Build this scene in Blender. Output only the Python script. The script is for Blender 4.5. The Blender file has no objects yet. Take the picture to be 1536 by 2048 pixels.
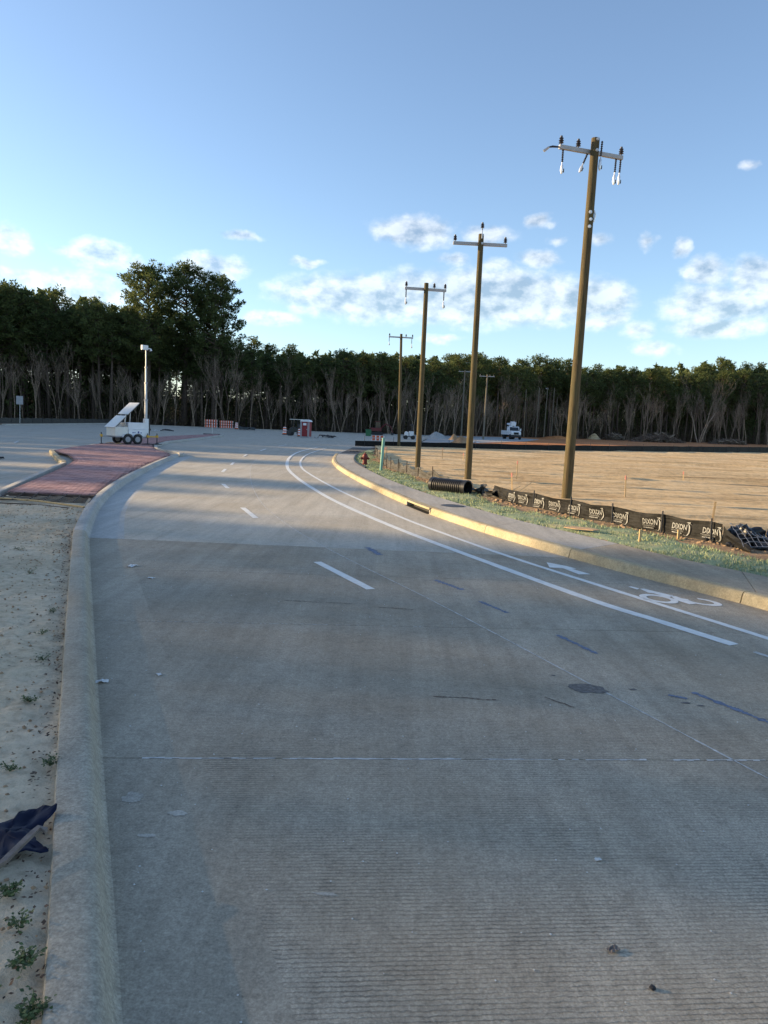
import bpy, math, random, bisect
from mathutils import Vector, Matrix, noise as mn

SC = bpy.context.scene
COL = SC.collection
RAD = math.radians

# ------------------------------------------------------------------ camera
cam_d = bpy.data.cameras.new('camera')
cam_d.sensor_fit = 'VERTICAL'
cam_d.sensor_height = 36.0
cam_d.lens = 36.0 * 1500.0 / 2048.0
cam_d.clip_start = 0.05
cam_d.clip_end = 3000
cam = bpy.data.objects.new('camera', cam_d)
COL.objects.link(cam)
PITCH = math.atan(178 / 1500.0)
ROLL = RAD(2.3)
fw = Vector((0, math.cos(PITCH), -math.sin(PITCH)))
r0 = Vector((1, 0, 0))
u0 = r0.cross(fw)
cr = math.cos(ROLL) * r0 + math.sin(ROLL) * u0
cu = -math.sin(ROLL) * r0 + math.cos(ROLL) * u0
m = Matrix((cr, cu, -fw)).transposed().to_4x4()
m.translation = Vector((0, 0, 2.15))
cam.matrix_world = m
SC.camera = cam

# ------------------------------------------------------------------ light
SUN_AZ = RAD(-78)      # left of the viewing direction
SUN_EL = RAD(13)
SUN_DIR = Vector((math.sin(SUN_AZ) * math.cos(SUN_EL), math.cos(SUN_AZ) * math.cos(SUN_EL), math.sin(SUN_EL)))
sd = bpy.data.lights.new('sun', 'SUN')
sd.energy = 5.0
sd.angle = RAD(0.53)
sd.color = (1.0, 0.74, 0.42)
so = bpy.data.objects.new('sun', sd)
COL.objects.link(so)
so.rotation_euler = SUN_DIR.to_track_quat('Z', 'Y').to_euler()
so.location = (-60, 30, 60)

SC.view_settings.view_transform = 'Standard'
SC.view_settings.look = 'None'
SC.view_settings.gamma = 1.0
SC.view_settings.exposure = 1.02
SC.view_settings.use_curve_mapping = False

world = bpy.data.worlds.new('World')
SC.world = world
world.use_nodes = True
SKY_STRENGTH = 0.14


def build_world():
    nt = world.node_tree
    nt.nodes.clear()
    N = nt.nodes.new
    L = nt.links.new

    def mth(op, a, b=None, clamp=False):
        n = N('ShaderNodeMath')
        n.operation = op
        n.use_clamp = clamp
        for i, v in enumerate((a, b)):
            if v is None:
                continue
            if isinstance(v, (int, float)):
                n.inputs[i].default_value = v
            else:
                L(v, n.inputs[i])
        return n.outputs[0]

    out = N('ShaderNodeOutputWorld')
    bg = N('ShaderNodeBackground')
    bg.inputs['Strength'].default_value = SKY_STRENGTH
    sky = N('ShaderNodeTexSky')
    sky.sky_type = 'NISHITA'
    sky.sun_disc = False
    sky.sun_elevation = SUN_EL
    sky.sun_rotation = SUN_AZ
    sky.altitude = 50
    sky.air_density = 0.9
    sky.dust_density = 0.5
    sky.ozone_density = 2.6
    tc = N('ShaderNodeTexCoord')
    sep = N('ShaderNodeSeparateXYZ')
    L(tc.outputs['Generated'], sep.inputs[0])
    az = mth('ARCTAN2', sep.outputs[0], sep.outputs[1])
    el = mth('ARCSINE', sep.outputs[2])
    ae = N('ShaderNodeCombineXYZ')
    L(az, ae.inputs[0])
    L(el, ae.inputs[1])
    # warp the direction a little so cloud outlines are ragged
    wn = N('ShaderNodeTexNoise')
    wn.inputs['Scale'].default_value = 38
    wn.inputs['Detail'].default_value = 5
    L(ae.outputs[0], wn.inputs['Vector'])
    wv = N('ShaderNodeVectorMath')
    wv.operation = 'MULTIPLY_ADD'
    L(wn.outputs['Color'], wv.inputs[0])
    wv.inputs[1].default_value = (0.035, 0.016, 0)
    wv.inputs[2].default_value = (-0.0175, -0.008, 0)
    ad = N('ShaderNodeVectorMath')
    ad.operation = 'ADD'
    L(ae.outputs[0], ad.inputs[0])
    L(wv.outputs[0], ad.inputs[1])
    q = ad.outputs[0]
    CL = [(0.025,0.240,0.051,0.017,1.00),(0.118,0.238,0.035,0.012,0.75),(0.184,0.255,0.018,0.008,0.80),(0.203,0.233,0.015,0.006,0.55),(0.183,0.211,0.028,0.010,0.85),(0.078,0.209,0.027,0.008,0.60),(0.130,0.203,0.027,0.009,0.55),(0.258,0.233,0.017,0.007,0.50),(0.313,0.228,0.010,0.012,0.60),(0.353,0.222,0.011,0.011,0.75),(0.418,0.305,0.011,0.005,0.50),(-0.029,0.158,0.123,0.026,1.05),(0.113,0.164,0.144,0.031,1.15),(0.245,0.162,0.060,0.024,1.00),(0.271,0.138,0.033,0.013,0.80),(0.310,0.126,0.022,0.011,0.70),(0.332,0.105,0.026,0.010,0.70),(0.385,0.192,0.025,0.018,0.85),(0.437,0.184,0.031,0.022,0.95),(0.402,0.154,0.069,0.023,0.90),(0.404,0.129,0.054,0.013,0.85),(-0.197,0.223,0.025,0.006,0.85),(-0.113,0.198,0.026,0.006,0.70),(-0.154,0.127,0.037,0.009,0.85),(0.067,0.112,0.029,0.006,0.60),(-0.463,0.190,0.022,0.015,0.95),(-0.408,0.186,0.012,0.008,0.60),(-0.366,0.186,0.037,0.016,0.95),(-0.323,0.181,0.013,0.009,0.70),(-0.230,0.185,0.046,0.014,0.95),(-0.446,0.155,0.029,0.006,0.70),(-0.392,0.137,0.057,0.026,0.95)]
    rr = random.Random(5)
    for _ in range(16):      # the same cloud deck goes on round the rest of the horizon
        a = rr.choice((-1, 1)) * rr.uniform(0.62, 3.0)
        CL.append((a, rr.uniform(0.1, 0.26), rr.uniform(0.03, 0.13), rr.uniform(0.012, 0.03), rr.uniform(0.6, 1.0)))
    tot = None
    for a, e, sa, se, s in CL:
        ma = N('ShaderNodeVectorMath')
        ma.operation = 'MULTIPLY_ADD'
        L(q, ma.inputs[0])
        ma.inputs[1].default_value = (1 / (1.45 * sa), 1 / (1.55 * se), 0)
        ma.inputs[2].default_value = (-a / (1.45 * sa), -e / (1.55 * se), 0)
        le = N('ShaderNodeVectorMath')
        le.operation = 'LENGTH'
        L(ma.outputs[0], le.inputs[0])
        mr = mth('MULTIPLY_ADD', le.outputs['Value'], -s)
        mr.node.inputs[2].default_value = s
        mr.node.use_clamp = True
        tot = mr if tot is None else mth('MAXIMUM', tot, mr)

    def fbm(off):
        mp = N('ShaderNodeVectorMath')
        mp.operation = 'MULTIPLY_ADD'
        L(ae.outputs[0], mp.inputs[0])
        mp.inputs[1].default_value = (1, 1.5, 0)
        mp.inputs[2].default_value = off
        n = N('ShaderNodeTexNoise')
        n.inputs['Scale'].default_value = 26
        n.inputs['Detail'].default_value = 7
        n.inputs['Roughness'].default_value = 0.57
        L(mp.outputs[0], n.inputs['Vector'])
        return n.outputs['Fac']
    n1 = fbm((0, 0, 0))
    n2 = fbm((-0.012, 0.014, 0))          # one step towards the sun
    dens = mth('ADD', mth('MULTIPLY', tot, 1.5), mth('MULTIPLY', mth('SUBTRACT', n1, 0.5), 1.15))
    mr = N('ShaderNodeMapRange')
    mr.interpolation_type = 'SMOOTHSTEP'
    L(dens, mr.inputs[0])
    mr.inputs[1].default_value = 0.12
    mr.inputs[2].default_value = 0.9
    gate = mth('MULTIPLY', tot, 5.0, True)
    alpha = mth('MULTIPLY', mth('MULTIPLY', mr.outputs[0], gate), 0.9)
    sh = mth('ADD', mth('MULTIPLY', mth('SUBTRACT', n1, n2), 2.3), 0.72, True)
    thick = mth('MULTIPLY', tot, 0.5)
    sh = mth('SUBTRACT', sh, thick, True)
    cr_ = N('ShaderNodeMix')
    cr_.data_type = 'RGBA'
    cr_.inputs['A'].default_value = (0.38, 0.38, 0.38, 1)
    cr_.inputs['B'].default_value = (3.2, 2.95, 2.5, 1)
    L(sh, cr_.inputs['Factor'])
    mx = N('ShaderNodeMix')
    mx.data_type = 'RGBA'
    L(alpha, mx.inputs['Factor'])
    hs = N('ShaderNodeHueSaturation')
    hs.inputs['Saturation'].default_value = 0.92
    hs.inputs['Hue'].default_value = 0.50
    L(sky.outputs[0], hs.inputs['Color'])
    L(hs.outputs[0], mx.inputs['A'])
    ck = N('ShaderNodeMix')
    ck.data_type = 'RGBA'
    ck.blend_type = 'ADD'
    ck.inputs['Factor'].default_value = 1.0
    sc_ = N('ShaderNodeVectorMath')
    sc_.operation = 'SCALE'
    sc_.inputs['Scale'].default_value = 0.62
    L(hs.outputs[0], sc_.inputs[0])
    L(sc_.outputs[0], ck.inputs['A'])
    L(cr_.outputs['Result'], ck.inputs['B'])
    L(ck.outputs['Result'], mx.inputs['B'])
    L(mx.outputs['Result'], bg.inputs['Color'])
    L(bg.outputs[0], out.inputs[0])


build_world()

# ------------------------------------------------------------------ helpers
class MB:
    def __init__(s):
        s.v = []
        s.f = []

    def quad(s, a, b, c, d):
        i = len(s.v)
        s.v += [tuple(a), tuple(b), tuple(c), tuple(d)]
        s.f.append((i, i + 1, i + 2, i + 3))

    def tri(s, a, b, c):
        i = len(s.v)
        s.v += [tuple(a), tuple(b), tuple(c)]
        s.f.append((i, i + 1, i + 2))

    def poly(s, pts):
        i = len(s.v)
        s.v += [tuple(p) for p in pts]
        s.f.append(tuple(range(i, i + len(pts))))

    def box(s, c, d, rot=None, taper=1.0):
        i = len(s.v)
        hx, hy, hz = d[0] / 2, d[1] / 2, d[2] / 2
        for z in (-hz, hz):
            t = taper if z > 0 else 1.0
            for x, y in ((-hx, -hy), (hx, -hy), (hx, hy), (-hx, hy)):
                p = Vector((x * t, y * t, z))
                if rot is not None:
                    p = rot @ p
                s.v.append((c[0] + p[0], c[1] + p[1], c[2] + p[2]))
        for q in ((3, 2, 1, 0), (4, 5, 6, 7), (0, 1, 5, 4), (1, 2, 6, 5), (2, 3, 7, 6), (3, 0, 4, 7)):
            s.f.append(tuple(i + k for k in q))

    def prism(s, pts, axis, a0, a1):
        # polygon pts (2d) extruded along axis 'x','y','z'
        def mk(p, a):
            return {'x': (a, p[0], p[1]), 'y': (p[0], a, p[1]), 'z': (p[0], p[1], a)}[axis]
        n = len(pts)
        i = len(s.v)
        s.v += [mk(p, a0) for p in pts] + [mk(p, a1) for p in pts]
        s.f.append(tuple(range(i + n - 1, i - 1, -1)))
        s.f.append(tuple(range(i + n, i + 2 * n)))
        for k in range(n):
            s.f.append((i + k, i + (k + 1) % n, i + n + (k + 1) % n, i + n + k))

    def tube(s, pts, rad, n=8, cap=True):
        pts = [Vector(p) for p in pts]
        if isinstance(rad, (int, float)):
            rad = [rad] * len(pts)
        base = len(s.v)
        prev = None
        for k, p in enumerate(pts):
            if k == 0:
                d = pts[1] - p
            elif k == len(pts) - 1:
                d = p - pts[k - 1]
            else:
                d = pts[k + 1] - pts[k - 1]
            d = d.normalized() if d.length > 1e-9 else Vector((0, 0, 1))
            if prev is None:
                a = d.orthogonal().normalized()
            else:
                a = prev - d * prev.dot(d)
                a = a.normalized() if a.length > 1e-6 else d.orthogonal().normalized()
            prev = a
            b = d.cross(a)
            for j in range(n):
                t = 2 * math.pi * j / n
                q = p + (a * math.cos(t) + b * math.sin(t)) * rad[k]
                s.v.append(tuple(q))
        for k in range(len(pts) - 1):
            for j in range(n):
                s.f.append((base + k * n + j, base + k * n + (j + 1) % n, base + (k + 1) * n + (j + 1) % n, base + (k + 1) * n + j))
        if cap and n > 2:
            s.f.append(tuple(base + j for j in range(n - 1, -1, -1)))
            e = base + (len(pts) - 1) * n
            s.f.append(tuple(e + j for j in range(n)))

    def lathe(s, prof, o=(0, 0, 0), n=16, rot=None):
        # prof (r, z) about local z
        base = len(s.v)
        for r, z in prof:
            for j in range(n):
                t = 2 * math.pi * j / n
                p = Vector((r * math.cos(t), r * math.sin(t), z))
                if rot is not None:
                    p = rot @ p
                s.v.append((o[0] + p[0], o[1] + p[1], o[2] + p[2]))
        for k in range(len(prof) - 1):
            for j in range(n):
                s.f.append((base + k * n + j, base + k * n + (j + 1) % n, base + (k + 1) * n + (j + 1) % n, base + (k + 1) * n + j))
        if prof[0][0] > 1e-4:
            s.f.append(tuple(base + j for j in range(n - 1, -1, -1)))
        if prof[-1][0] > 1e-4:
            e = base + (len(prof) - 1) * n
            s.f.append(tuple(e + j for j in range(n)))

    def mesh(s, name, mat=None, smooth=False):
        me = bpy.data.meshes.new(name)
        me.from_pydata(s.v, [], s.f)
        if mat:
            me.materials.append(mat)
        if smooth:
            me.polygons.foreach_set('use_smooth', [True] * len(me.polygons))
        me.update()
        return me

    def build(s, name, mat, parent=None, smooth=False, bevel=0, loc=None):
        o = bpy.data.objects.new(name, s.mesh(name, mat, smooth))
        COL.objects.link(o)
        if parent:
            o.parent = parent
        if loc is not None:
            o.location = loc
        if bevel:
            b = o.modifiers.new('bevel', 'BEVEL')
            b.width = bevel
            b.segments = 2
            b.limit_method = 'ANGLE'
        if smooth and not bevel:
            try:
                o.data.set_sharp_from_angle(angle=RAD(40))
            except Exception:
                pass
        return o


def tag(o, label=None, cat=None, group=None, kind=None):
    if label:
        o['label'] = label
    if cat:
        o['category'] = cat
    if group:
        o['group'] = group
    if kind:
        o['kind'] = kind
    return o


def thing(name, label, cat, loc=(0, 0, 0), rz=0.0, group=None):
    o = bpy.data.objects.new(name, None)
    o.empty_display_size = 0.3
    COL.objects.link(o)
    o.location = loc
    o.rotation_euler = (0, 0, rz)
    return tag(o, label, cat, group)


def copy_tree(o, parent=None):
    c = o.copy()
    COL.objects.link(c)
    c.parent = parent
    for ch in o.children:
        copy_tree(ch, c)
    return c


def interp(tab, t):
    ks = [p[0] for p in tab]
    if t <= ks[0]:
        i = 0
    elif t >= ks[-1]:
        i = len(ks) - 2
    else:
        i = bisect.bisect_right(ks, t) - 1
    a, b = tab[i], tab[i + 1]
    h = b[0] - a[0]
    u = (t - a[0]) / h
    # cubic hermite with finite-difference slopes
    def sl(k):
        if k <= 0:
            return (tab[1][1] - tab[0][1]) / (tab[1][0] - tab[0][0])
        if k >= len(tab) - 1:
            return (tab[-1][1] - tab[-2][1]) / (tab[-1][0] - tab[-2][0])
        return (tab[k + 1][1] - tab[k - 1][1]) / (tab[k + 1][0] - tab[k - 1][0])
    m0, m1 = sl(i), sl(i + 1)
    if u < 0:
        return a[1] + m0 * (t - a[0])
    if u > 1:
        return b[1] + m1 * (t - b[0])
    u2, u3 = u * u, u * u * u
    return (2 * u3 - 3 * u2 + 1) * a[1] + (u3 - 2 * u2 + u) * h * m0 + (-2 * u3 + 3 * u2) * b[1] + (u3 - u2) * h * m1


def lin(a, b, t):
    return a + (b - a) * t


def frange(a, b, st):
    n = max(1, int(round((b - a) / st)))
    return [a + (b - a) * i / n for i in range(n + 1)]


# ------------------------------------------------------------------ materials
def newmat(name):
    mt = bpy.data.materials.new(name)
    mt.use_nodes = True
    nt = mt.node_tree
    b = nt.nodes['Principled BSDF']
    return mt, nt, b


def noise_node(nt, scale, detail=4, rough=0.55, vec=None, dist=0.0):
    n = nt.nodes.new('ShaderNodeTexNoise')
    n.inputs['Scale'].default_value = scale
    n.inputs['Detail'].default_value = detail
    n.inputs['Roughness'].default_value = rough
    n.inputs['Distortion'].default_value = dist
    if vec is not None:
        nt.links.new(vec, n.inputs['Vector'])
    return n


def ramp(nt, fac, stops):
    r = nt.nodes.new('ShaderNodeValToRGB')
    el = r.color_ramp.elements
    while len(el) < len(stops):
        el.new(0.5)
    for e, (p, c) in zip(el, stops):
        e.position = p
        e.color = (*c, 1) if len(c) == 3 else c
    nt.links.new(fac, r.inputs[0])
    return r.outputs[0]


def mixc(nt, fac, a, b, mode='MIX'):
    n = nt.nodes.new('ShaderNodeMix')
    n.data_type = 'RGBA'
    n.blend_type = mode
    for s, v in (('Factor', fac), ('A', a), ('B', b)):
        if isinstance(v, (int, float)):
            n.inputs[s].default_value = v
        elif isinstance(v, tuple):
            n.inputs[s].default_value = (*v, 1) if len(v) == 3 else v
        else:
            nt.links.new(v, n.inputs[s])
    return n.outputs['Result']


def math_node(nt, op, a, b=None, clamp=False):
    n = nt.nodes.new('ShaderNodeMath')
    n.operation = op
    n.use_clamp = clamp
    for i, v in enumerate((a, b)):
        if v is None:
            continue
        if isinstance(v, (int, float)):
            n.inputs[i].default_value = v
        else:
            nt.links.new(v, n.inputs[i])
    return n.outputs[0]


def obj_vec(nt, scale=(1, 1, 1), rot=0.0):
    tc = nt.nodes.new('ShaderNodeTexCoord')
    mp = nt.nodes.new('ShaderNodeMapping')
    mp.inputs['Scale'].default_value = scale
    mp.inputs['Rotation'].default_value = (0, 0, rot)
    nt.links.new(tc.outputs['Object'], mp.inputs['Vector'])
    return mp.outputs[0]


def add_bump(nt, b, h, strength=0.4, dist=0.01):
    bp = nt.nodes.new('ShaderNodeBump')
    bp.inputs['Strength'].default_value = strength
    bp.inputs['Distance'].default_value = dist
    nt.links.new(h, bp.inputs['Height'])
    nt.links.new(bp.outputs[0], b.inputs['Normal'])


def simple(name, col, rough=0.6, metal=0.0, var=0.18, scale=6.0, bump=0.0, rand=0.0, spec=0.4):
    mt, nt, b = newmat(name)
    v = obj_vec(nt)
    n = noise_node(nt, scale, 5, 0.6, v)
    lo = tuple(max(0, c * (1 - var)) for c in col)
    hi = tuple(min(1, c * (1 + var)) for c in col)
    c = ramp(nt, n.outputs['Fac'], [(0.3, lo), (0.7, hi)])
    if rand:
        oi = nt.nodes.new('ShaderNodeObjectInfo')
        f = math_node(nt, 'MULTIPLY_ADD', oi.outputs['Random'], 2 * rand)
        f.node.inputs[2].default_value = 1 - rand
        hs = nt.nodes.new('ShaderNodeHueSaturation')
        nt.links.new(f, hs.inputs['Value'])
        nt.links.new(c, hs.inputs['Color'])
        c = hs.outputs[0]
    nt.links.new(c, b.inputs['Base Color'])
    b.inputs['Roughness'].default_value = rough
    b.inputs['Metallic'].default_value = metal
    b.inputs['Specular IOR Level'].default_value = spec
    if bump:
        n2 = noise_node(nt, scale * 6, 4, 0.6, v)
        add_bump(nt, b, n2.outputs['Fac'], bump, 0.01)
    return mt


def concrete(name, base, tining=False, stain=(0.20, 0.16, 0.11), stain_amt=0.35, fine=0.25, streak_rot=0.0, island=0.0):
    mt, nt, b = newmat(name)
    v = obj_vec(nt)
    big = noise_node(nt, 0.45, 6, 0.6, v, 0.4)
    st_v = obj_vec(nt, (2.6, 0.28, 1), streak_rot)
    streak = noise_node(nt, 1.2, 5, 0.6, st_v)
    grain = noise_node(nt, 85, 3, 0.7, v)
    spots = noise_node(nt, 9, 6, 0.65, v)
    c = ramp(nt, grain.outputs['Fac'], [(0.25, tuple(x * (1 - fine) for x in base)), (0.75, tuple(x * (1 + fine) for x in base))])
    f1 = ramp(nt, big.outputs['Fac'], [(0.38, (0, 0, 0)), (0.68, (1, 1, 1))])
    c = mixc(nt, math_node(nt, 'MULTIPLY', f1, stain_amt), c, stain)
    f2 = ramp(nt, streak.outputs['Fac'], [(0.35, (0.88, 0.88, 0.88)), (0.65, (1.07, 1.07, 1.07))])
    c = mixc(nt, 1.0, c, f2, 'MULTIPLY')
    f3 = ramp(nt, spots.outputs['Fac'], [(0.3, (0.8, 0.8, 0.8)), (0.5, (1, 1, 1)), (0.74, (1.14, 1.14, 1.14))])
    c = mixc(nt, 0.8, c, f3, 'MULTIPLY')
    tt = noise_node(nt, 1.0, 4, 0.6, obj_vec(nt, (9.0, 0.16, 1), streak_rot))
    c = mixc(nt, 1.0, c, ramp(nt, tt.outputs['Fac'], [(0.34, (0.94, 0.935, 0.925)), (0.56, (1.02, 1.02, 1.02))]), 'MULTIPLY')
    agg = noise_node(nt, 34, 2, 0.7, v)
    c = mixc(nt, 1.0, c, ramp(nt, agg.outputs['Fac'], [(0.3, (0.8, 0.8, 0.8)), (0.5, (1, 1, 1)), (0.72, (1.18, 1.18, 1.18))]), 'MULTIPLY')
    if island:
        ge = nt.nodes.new('ShaderNodeObjectInfo')
        f = math_node(nt, 'MULTIPLY_ADD', ge.outputs['Random'], 2 * island)
        f.node.inputs[2].default_value = 1 - island
        hs = nt.nodes.new('ShaderNodeHueSaturation')
        nt.links.new(f, hs.inputs['Value'])
        nt.links.new(c, hs.inputs['Color'])
        c = hs.outputs[0]
    h = math_node(nt, 'MULTIPLY', grain.outputs['Fac'], 0.35)
    if tining:
        tv = obj_vec(nt, (1, 1, 1), RAD(-4.8))
        se = nt.nodes.new('ShaderNodeSeparateXYZ')
        nt.links.new(tv, se.inputs[0])
        wob = noise_node(nt, 14, 3, 0.6, v)
        wob2 = noise_node(nt, 60, 2, 0.6, v)
        y = math_node(nt, 'ADD', se.outputs[1], math_node(nt, 'MULTIPLY', wob.outputs['Fac'], 0.02))
        y = math_node(nt, 'ADD', y, math_node(nt, 'MULTIPLY', wob2.outputs['Fac'], 0.013))
        fr = math_node(nt, 'FRACT', math_node(nt, 'DIVIDE', y, 0.026))
        g = ramp(nt, fr, [(0.0, (0, 0, 0)), (0.1, (0, 0, 0)), (0.24, (1, 1, 1)), (0.88, (1, 1, 1)), (1.0, (0, 0, 0))])
        worn = ramp(nt, noise_node(nt, 1.6, 5, 0.6, v).outputs['Fac'], [(0.3, (1, 1, 1)), (0.6, (0.25, 0.25, 0.25))])
        g2 = mixc(nt, worn, (1, 1, 1), g)
        c = mixc(nt, 1.0, c, mixc(nt, g2, (0.60, 0.60, 0.60), (1.05, 1.05, 1.05)), 'MULTIPLY')
        h = math_node(nt, 'ADD', h, g2)
    nt.links.new(c, b.inputs['Base Color'])
    b.inputs['Roughness'].default_value = 0.85
    b.inputs['Specular IOR Level'].default_value = 0.25
    add_bump(nt, b, h, 0.8, 0.007)
    return mt


def dirt(name, base, dark, light, sc=1.0, bump=0.6, shade_streaks=None, pebbles=True):
    mt, nt, b = newmat(name)
    v = obj_vec(nt)
    a = noise_node(nt, 0.5 * sc, 7, 0.62, v, 0.3)
    d = noise_node(nt, 7 * sc, 6, 0.7, v)
    c = ramp(nt, a.outputs['Fac'], [(0.3, dark), (0.5, base), (0.72, light)])
    f = ramp(nt, d.outputs['Fac'], [(0.3, (0.68, 0.66, 0.64)), (0.52, (1, 1, 1)), (0.72, (1.16, 1.15, 1.13))])
    c = mixc(nt, 1.0, c, f, 'MULTIPLY')
    h = d.outputs['Fac']
    if shade_streaks:  # dark bands paint the low-sun shade of the ridges into the colour
        sv = obj_vec(nt, (0.05, 1.4, 1), shade_streaks)
        s = noise_node(nt, 2.4, 8, 0.65, sv)
        sf = ramp(nt, s.outputs['Fac'], [(0.36, (0.62, 0.57, 0.52)), (0.5, (1, 1, 1)), (0.66, (1.12, 1.12, 1.1))])
        c = mixc(nt, 0.85, c, sf, 'MULTIPLY')
        h = math_node(nt, 'ADD', h, math_node(nt, 'MULTIPLY', s.outputs['Fac'], 2.0))
    if pebbles:
        vo = nt.nodes.new('ShaderNodeTexVoronoi')
        vo.inputs['Scale'].default_value = 26 * sc
        nt.links.new(v, vo.inputs['Vector'])
        pf = ramp(nt, vo.outputs['Distance'], [(0.0, (0.78, 0.76, 0.74)), (0.35, (1, 1, 1))])
        c = mixc(nt, 0.5, c, pf, 'MULTIPLY')
    nt.links.new(c, b.inputs['Base Color'])
    b.inputs['Roughness'].default_value = 0.95
    b.inputs['Specular IOR Level'].default_value = 0.15
    add_bump(nt, b, h, bump, 0.03)
    return mt


def leafmat(name, c0, c1, trans=0.25):
    mt, nt, b = newmat(name)
    ge = nt.nodes.new('ShaderNodeNewGeometry')
    oi = nt.nodes.new('ShaderNodeObjectInfo')
    r = math_node(nt, 'ADD', math_node(nt, 'MULTIPLY', ge.outputs['Random Per Island'], 0.55), math_node(nt, 'MULTIPLY', oi.outputs['Random'], 0.45))
    c = ramp(nt, r, [(0.1, c0), (0.9, c1)])
    nt.links.new(c, b.inputs['Base Color'])
    b.inputs['Roughness'].default_value = 0.7
    b.inputs['Specular IOR Level'].default_value = 0.15
    tr = nt.nodes.new('ShaderNodeBsdfTranslucent')
    nt.links.new(c, tr.inputs['Color'])
    ms = nt.nodes.new('ShaderNodeMixShader')
    ms.inputs[0].default_value = trans
    nt.links.new(b.outputs[0], ms.inputs[1])
    nt.links.new(tr.outputs[0], ms.inputs[2])
    nt.links.new(ms.outputs[0], nt.nodes['Material Output'].inputs[0])
    return mt


def islandmat(name, c0, c1, rough=0.85, use_obj=False, bump=0.0):
    mt, nt, b = newmat(name)
    v = obj_vec(nt)
    if use_obj:
        r = nt.nodes.new('ShaderNodeObjectInfo').outputs['Random']
    else:
        r = nt.nodes.new('ShaderNodeNewGeometry').outputs['Random Per Island']
    c = ramp(nt, r, [(0.0, c0), (1.0, c1)])
    ge = nt.nodes.new('ShaderNodeNewGeometry')
    n = noise_node(nt, 1.3, 6, 0.65, ge.outputs['Position'])
    f = ramp(nt, n.outputs['Fac'], [(0.3, (0.72, 0.72, 0.74)), (0.7, (1.25, 1.2, 1.2))])
    c = mixc(nt, 1.0, c, f, 'MULTIPLY')
    nt.links.new(c, b.inputs['Base Color'])
    b.inputs['Roughness'].default_value = rough
    b.inputs['Specular IOR Level'].default_value = 0.25
    if bump:
        n2 = noise_node(nt, 40, 4, 0.6, v)
        add_bump(nt, b, n2.outputs['Fac'], bump, 0.01)
    return mt


def woodpole(name, base, dark, green):
    mt, nt, b = newmat(name)
    v = obj_vec(nt, (1, 1, 0.06))
    g = noise_node(nt, 30, 5, 0.65, v)
    v2 = obj_vec(nt, (1, 1, 0.35))
    a = noise_node(nt, 3.0, 5, 0.6, v2)
    c = ramp(nt, g.outputs['Fac'], [(0.3, dark), (0.6, base)])
    c = mixc(nt, ramp(nt, a.outputs['Fac'], [(0.4, (0, 0, 0)), (0.7, (0.7, 0.7, 0.7))]), c, green)
    nt.links.new(c, b.inputs['Base Color'])
    b.inputs['Roughness'].default_value = 0.85
    b.inputs['Specular IOR Level'].default_value = 0.2
    add_bump(nt, b, g.outputs['Fac'], 0.6, 0.02)
    return mt


M = {}
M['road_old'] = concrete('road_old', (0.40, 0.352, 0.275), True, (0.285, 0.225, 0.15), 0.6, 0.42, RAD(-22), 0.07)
M['gutter_old'] = concrete('gutter_old', (0.385, 0.34, 0.265), False, (0.29, 0.23, 0.155), 0.5, 0.36, RAD(-22), 0.04)
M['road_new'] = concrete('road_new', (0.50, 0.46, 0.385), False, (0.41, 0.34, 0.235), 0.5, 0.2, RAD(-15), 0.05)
M['gutter_new'] = concrete('gutter_new', (0.48, 0.47, 0.44), False, (0.42, 0.38, 0.31), 0.35, 0.18, RAD(-15), 0.04)
M['road_far'] = concrete('road_far', (0.46, 0.425, 0.36), False, (0.38, 0.32, 0.23), 0.5, 0.2, RAD(-15))
M['curb'] = concrete('curb', (0.43, 0.385, 0.305), False, (0.32, 0.255, 0.165), 0.55, 0.36, 0, 0.05)
M['curb_sunny_silt'] = concrete('curb_sunny_silt', (0.45, 0.385, 0.255), False, (0.41, 0.31, 0.165), 0.6, 0.26, 0, 0.06)  # yellow of the low sun mixed into the base tint, plus silt stains
M['sidewalk'] = concrete('sidewalk', (0.44, 0.41, 0.36), False, (0.37, 0.315, 0.235), 0.4, 0.18, 0, 0.05)
M['sidewalk_brown'] = concrete('sidewalk_brown', (0.40, 0.33, 0.24), False, (0.35, 0.26, 0.165), 0.6, 0.22, 0, 0.05)  # browner concrete for the near slabs
M['sealant'] = simple('sealant', (0.52, 0.51, 0.48), 0.8, 0, 0.4, 12)
M['joint_dark'] = simple('joint_dark', (0.10, 0.09, 0.08), 0.9, 0, 0.3, 12)
M['mark'] = simple('white_marking', (0.74, 0.74, 0.70), 0.6, 0, 0.12, 9, 0.2)
M['mark_worn'] = simple('worn_marking', (0.50, 0.50, 0.47), 0.7, 0, 0.3, 20, 0.2)
M['blue_paint'] = simple('blue_paint', (0.15, 0.185, 0.26), 0.85, 0, 0.35, 22, 0.2)
M['dark_stain'] = simple('dark_stain', (0.14, 0.13, 0.12), 0.85, 0, 0.5, 30, 0.5)
M['crack'] = simple('crack', (0.13, 0.095, 0.07), 0.9, 0, 0.5, 30)
M['ground'] = dirt('ground', (0.23, 0.17, 0.11), (0.15, 0.11, 0.075), (0.30, 0.23, 0.15), 0.4)
M['sand'] = dirt('sand', (0.59, 0.485, 0.34), (0.45, 0.36, 0.24), (0.66, 0.56, 0.41), 1.6, 0.9)
M['field'] = dirt('field', (0.68, 0.49, 0.27), (0.55, 0.375, 0.19), (0.73, 0.565, 0.345), 0.5, 0.9, RAD(-3))
M['verge'] = dirt('verge', (0.33, 0.225, 0.135), (0.22, 0.15, 0.09), (0.42, 0.30, 0.19), 1.5, 0.8)
M['clay'] = dirt('clay', (0.50, 0.20, 0.075), (0.38, 0.145, 0.055), (0.58, 0.29, 0.14), 0.3, 0.6, RAD(-3))
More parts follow.
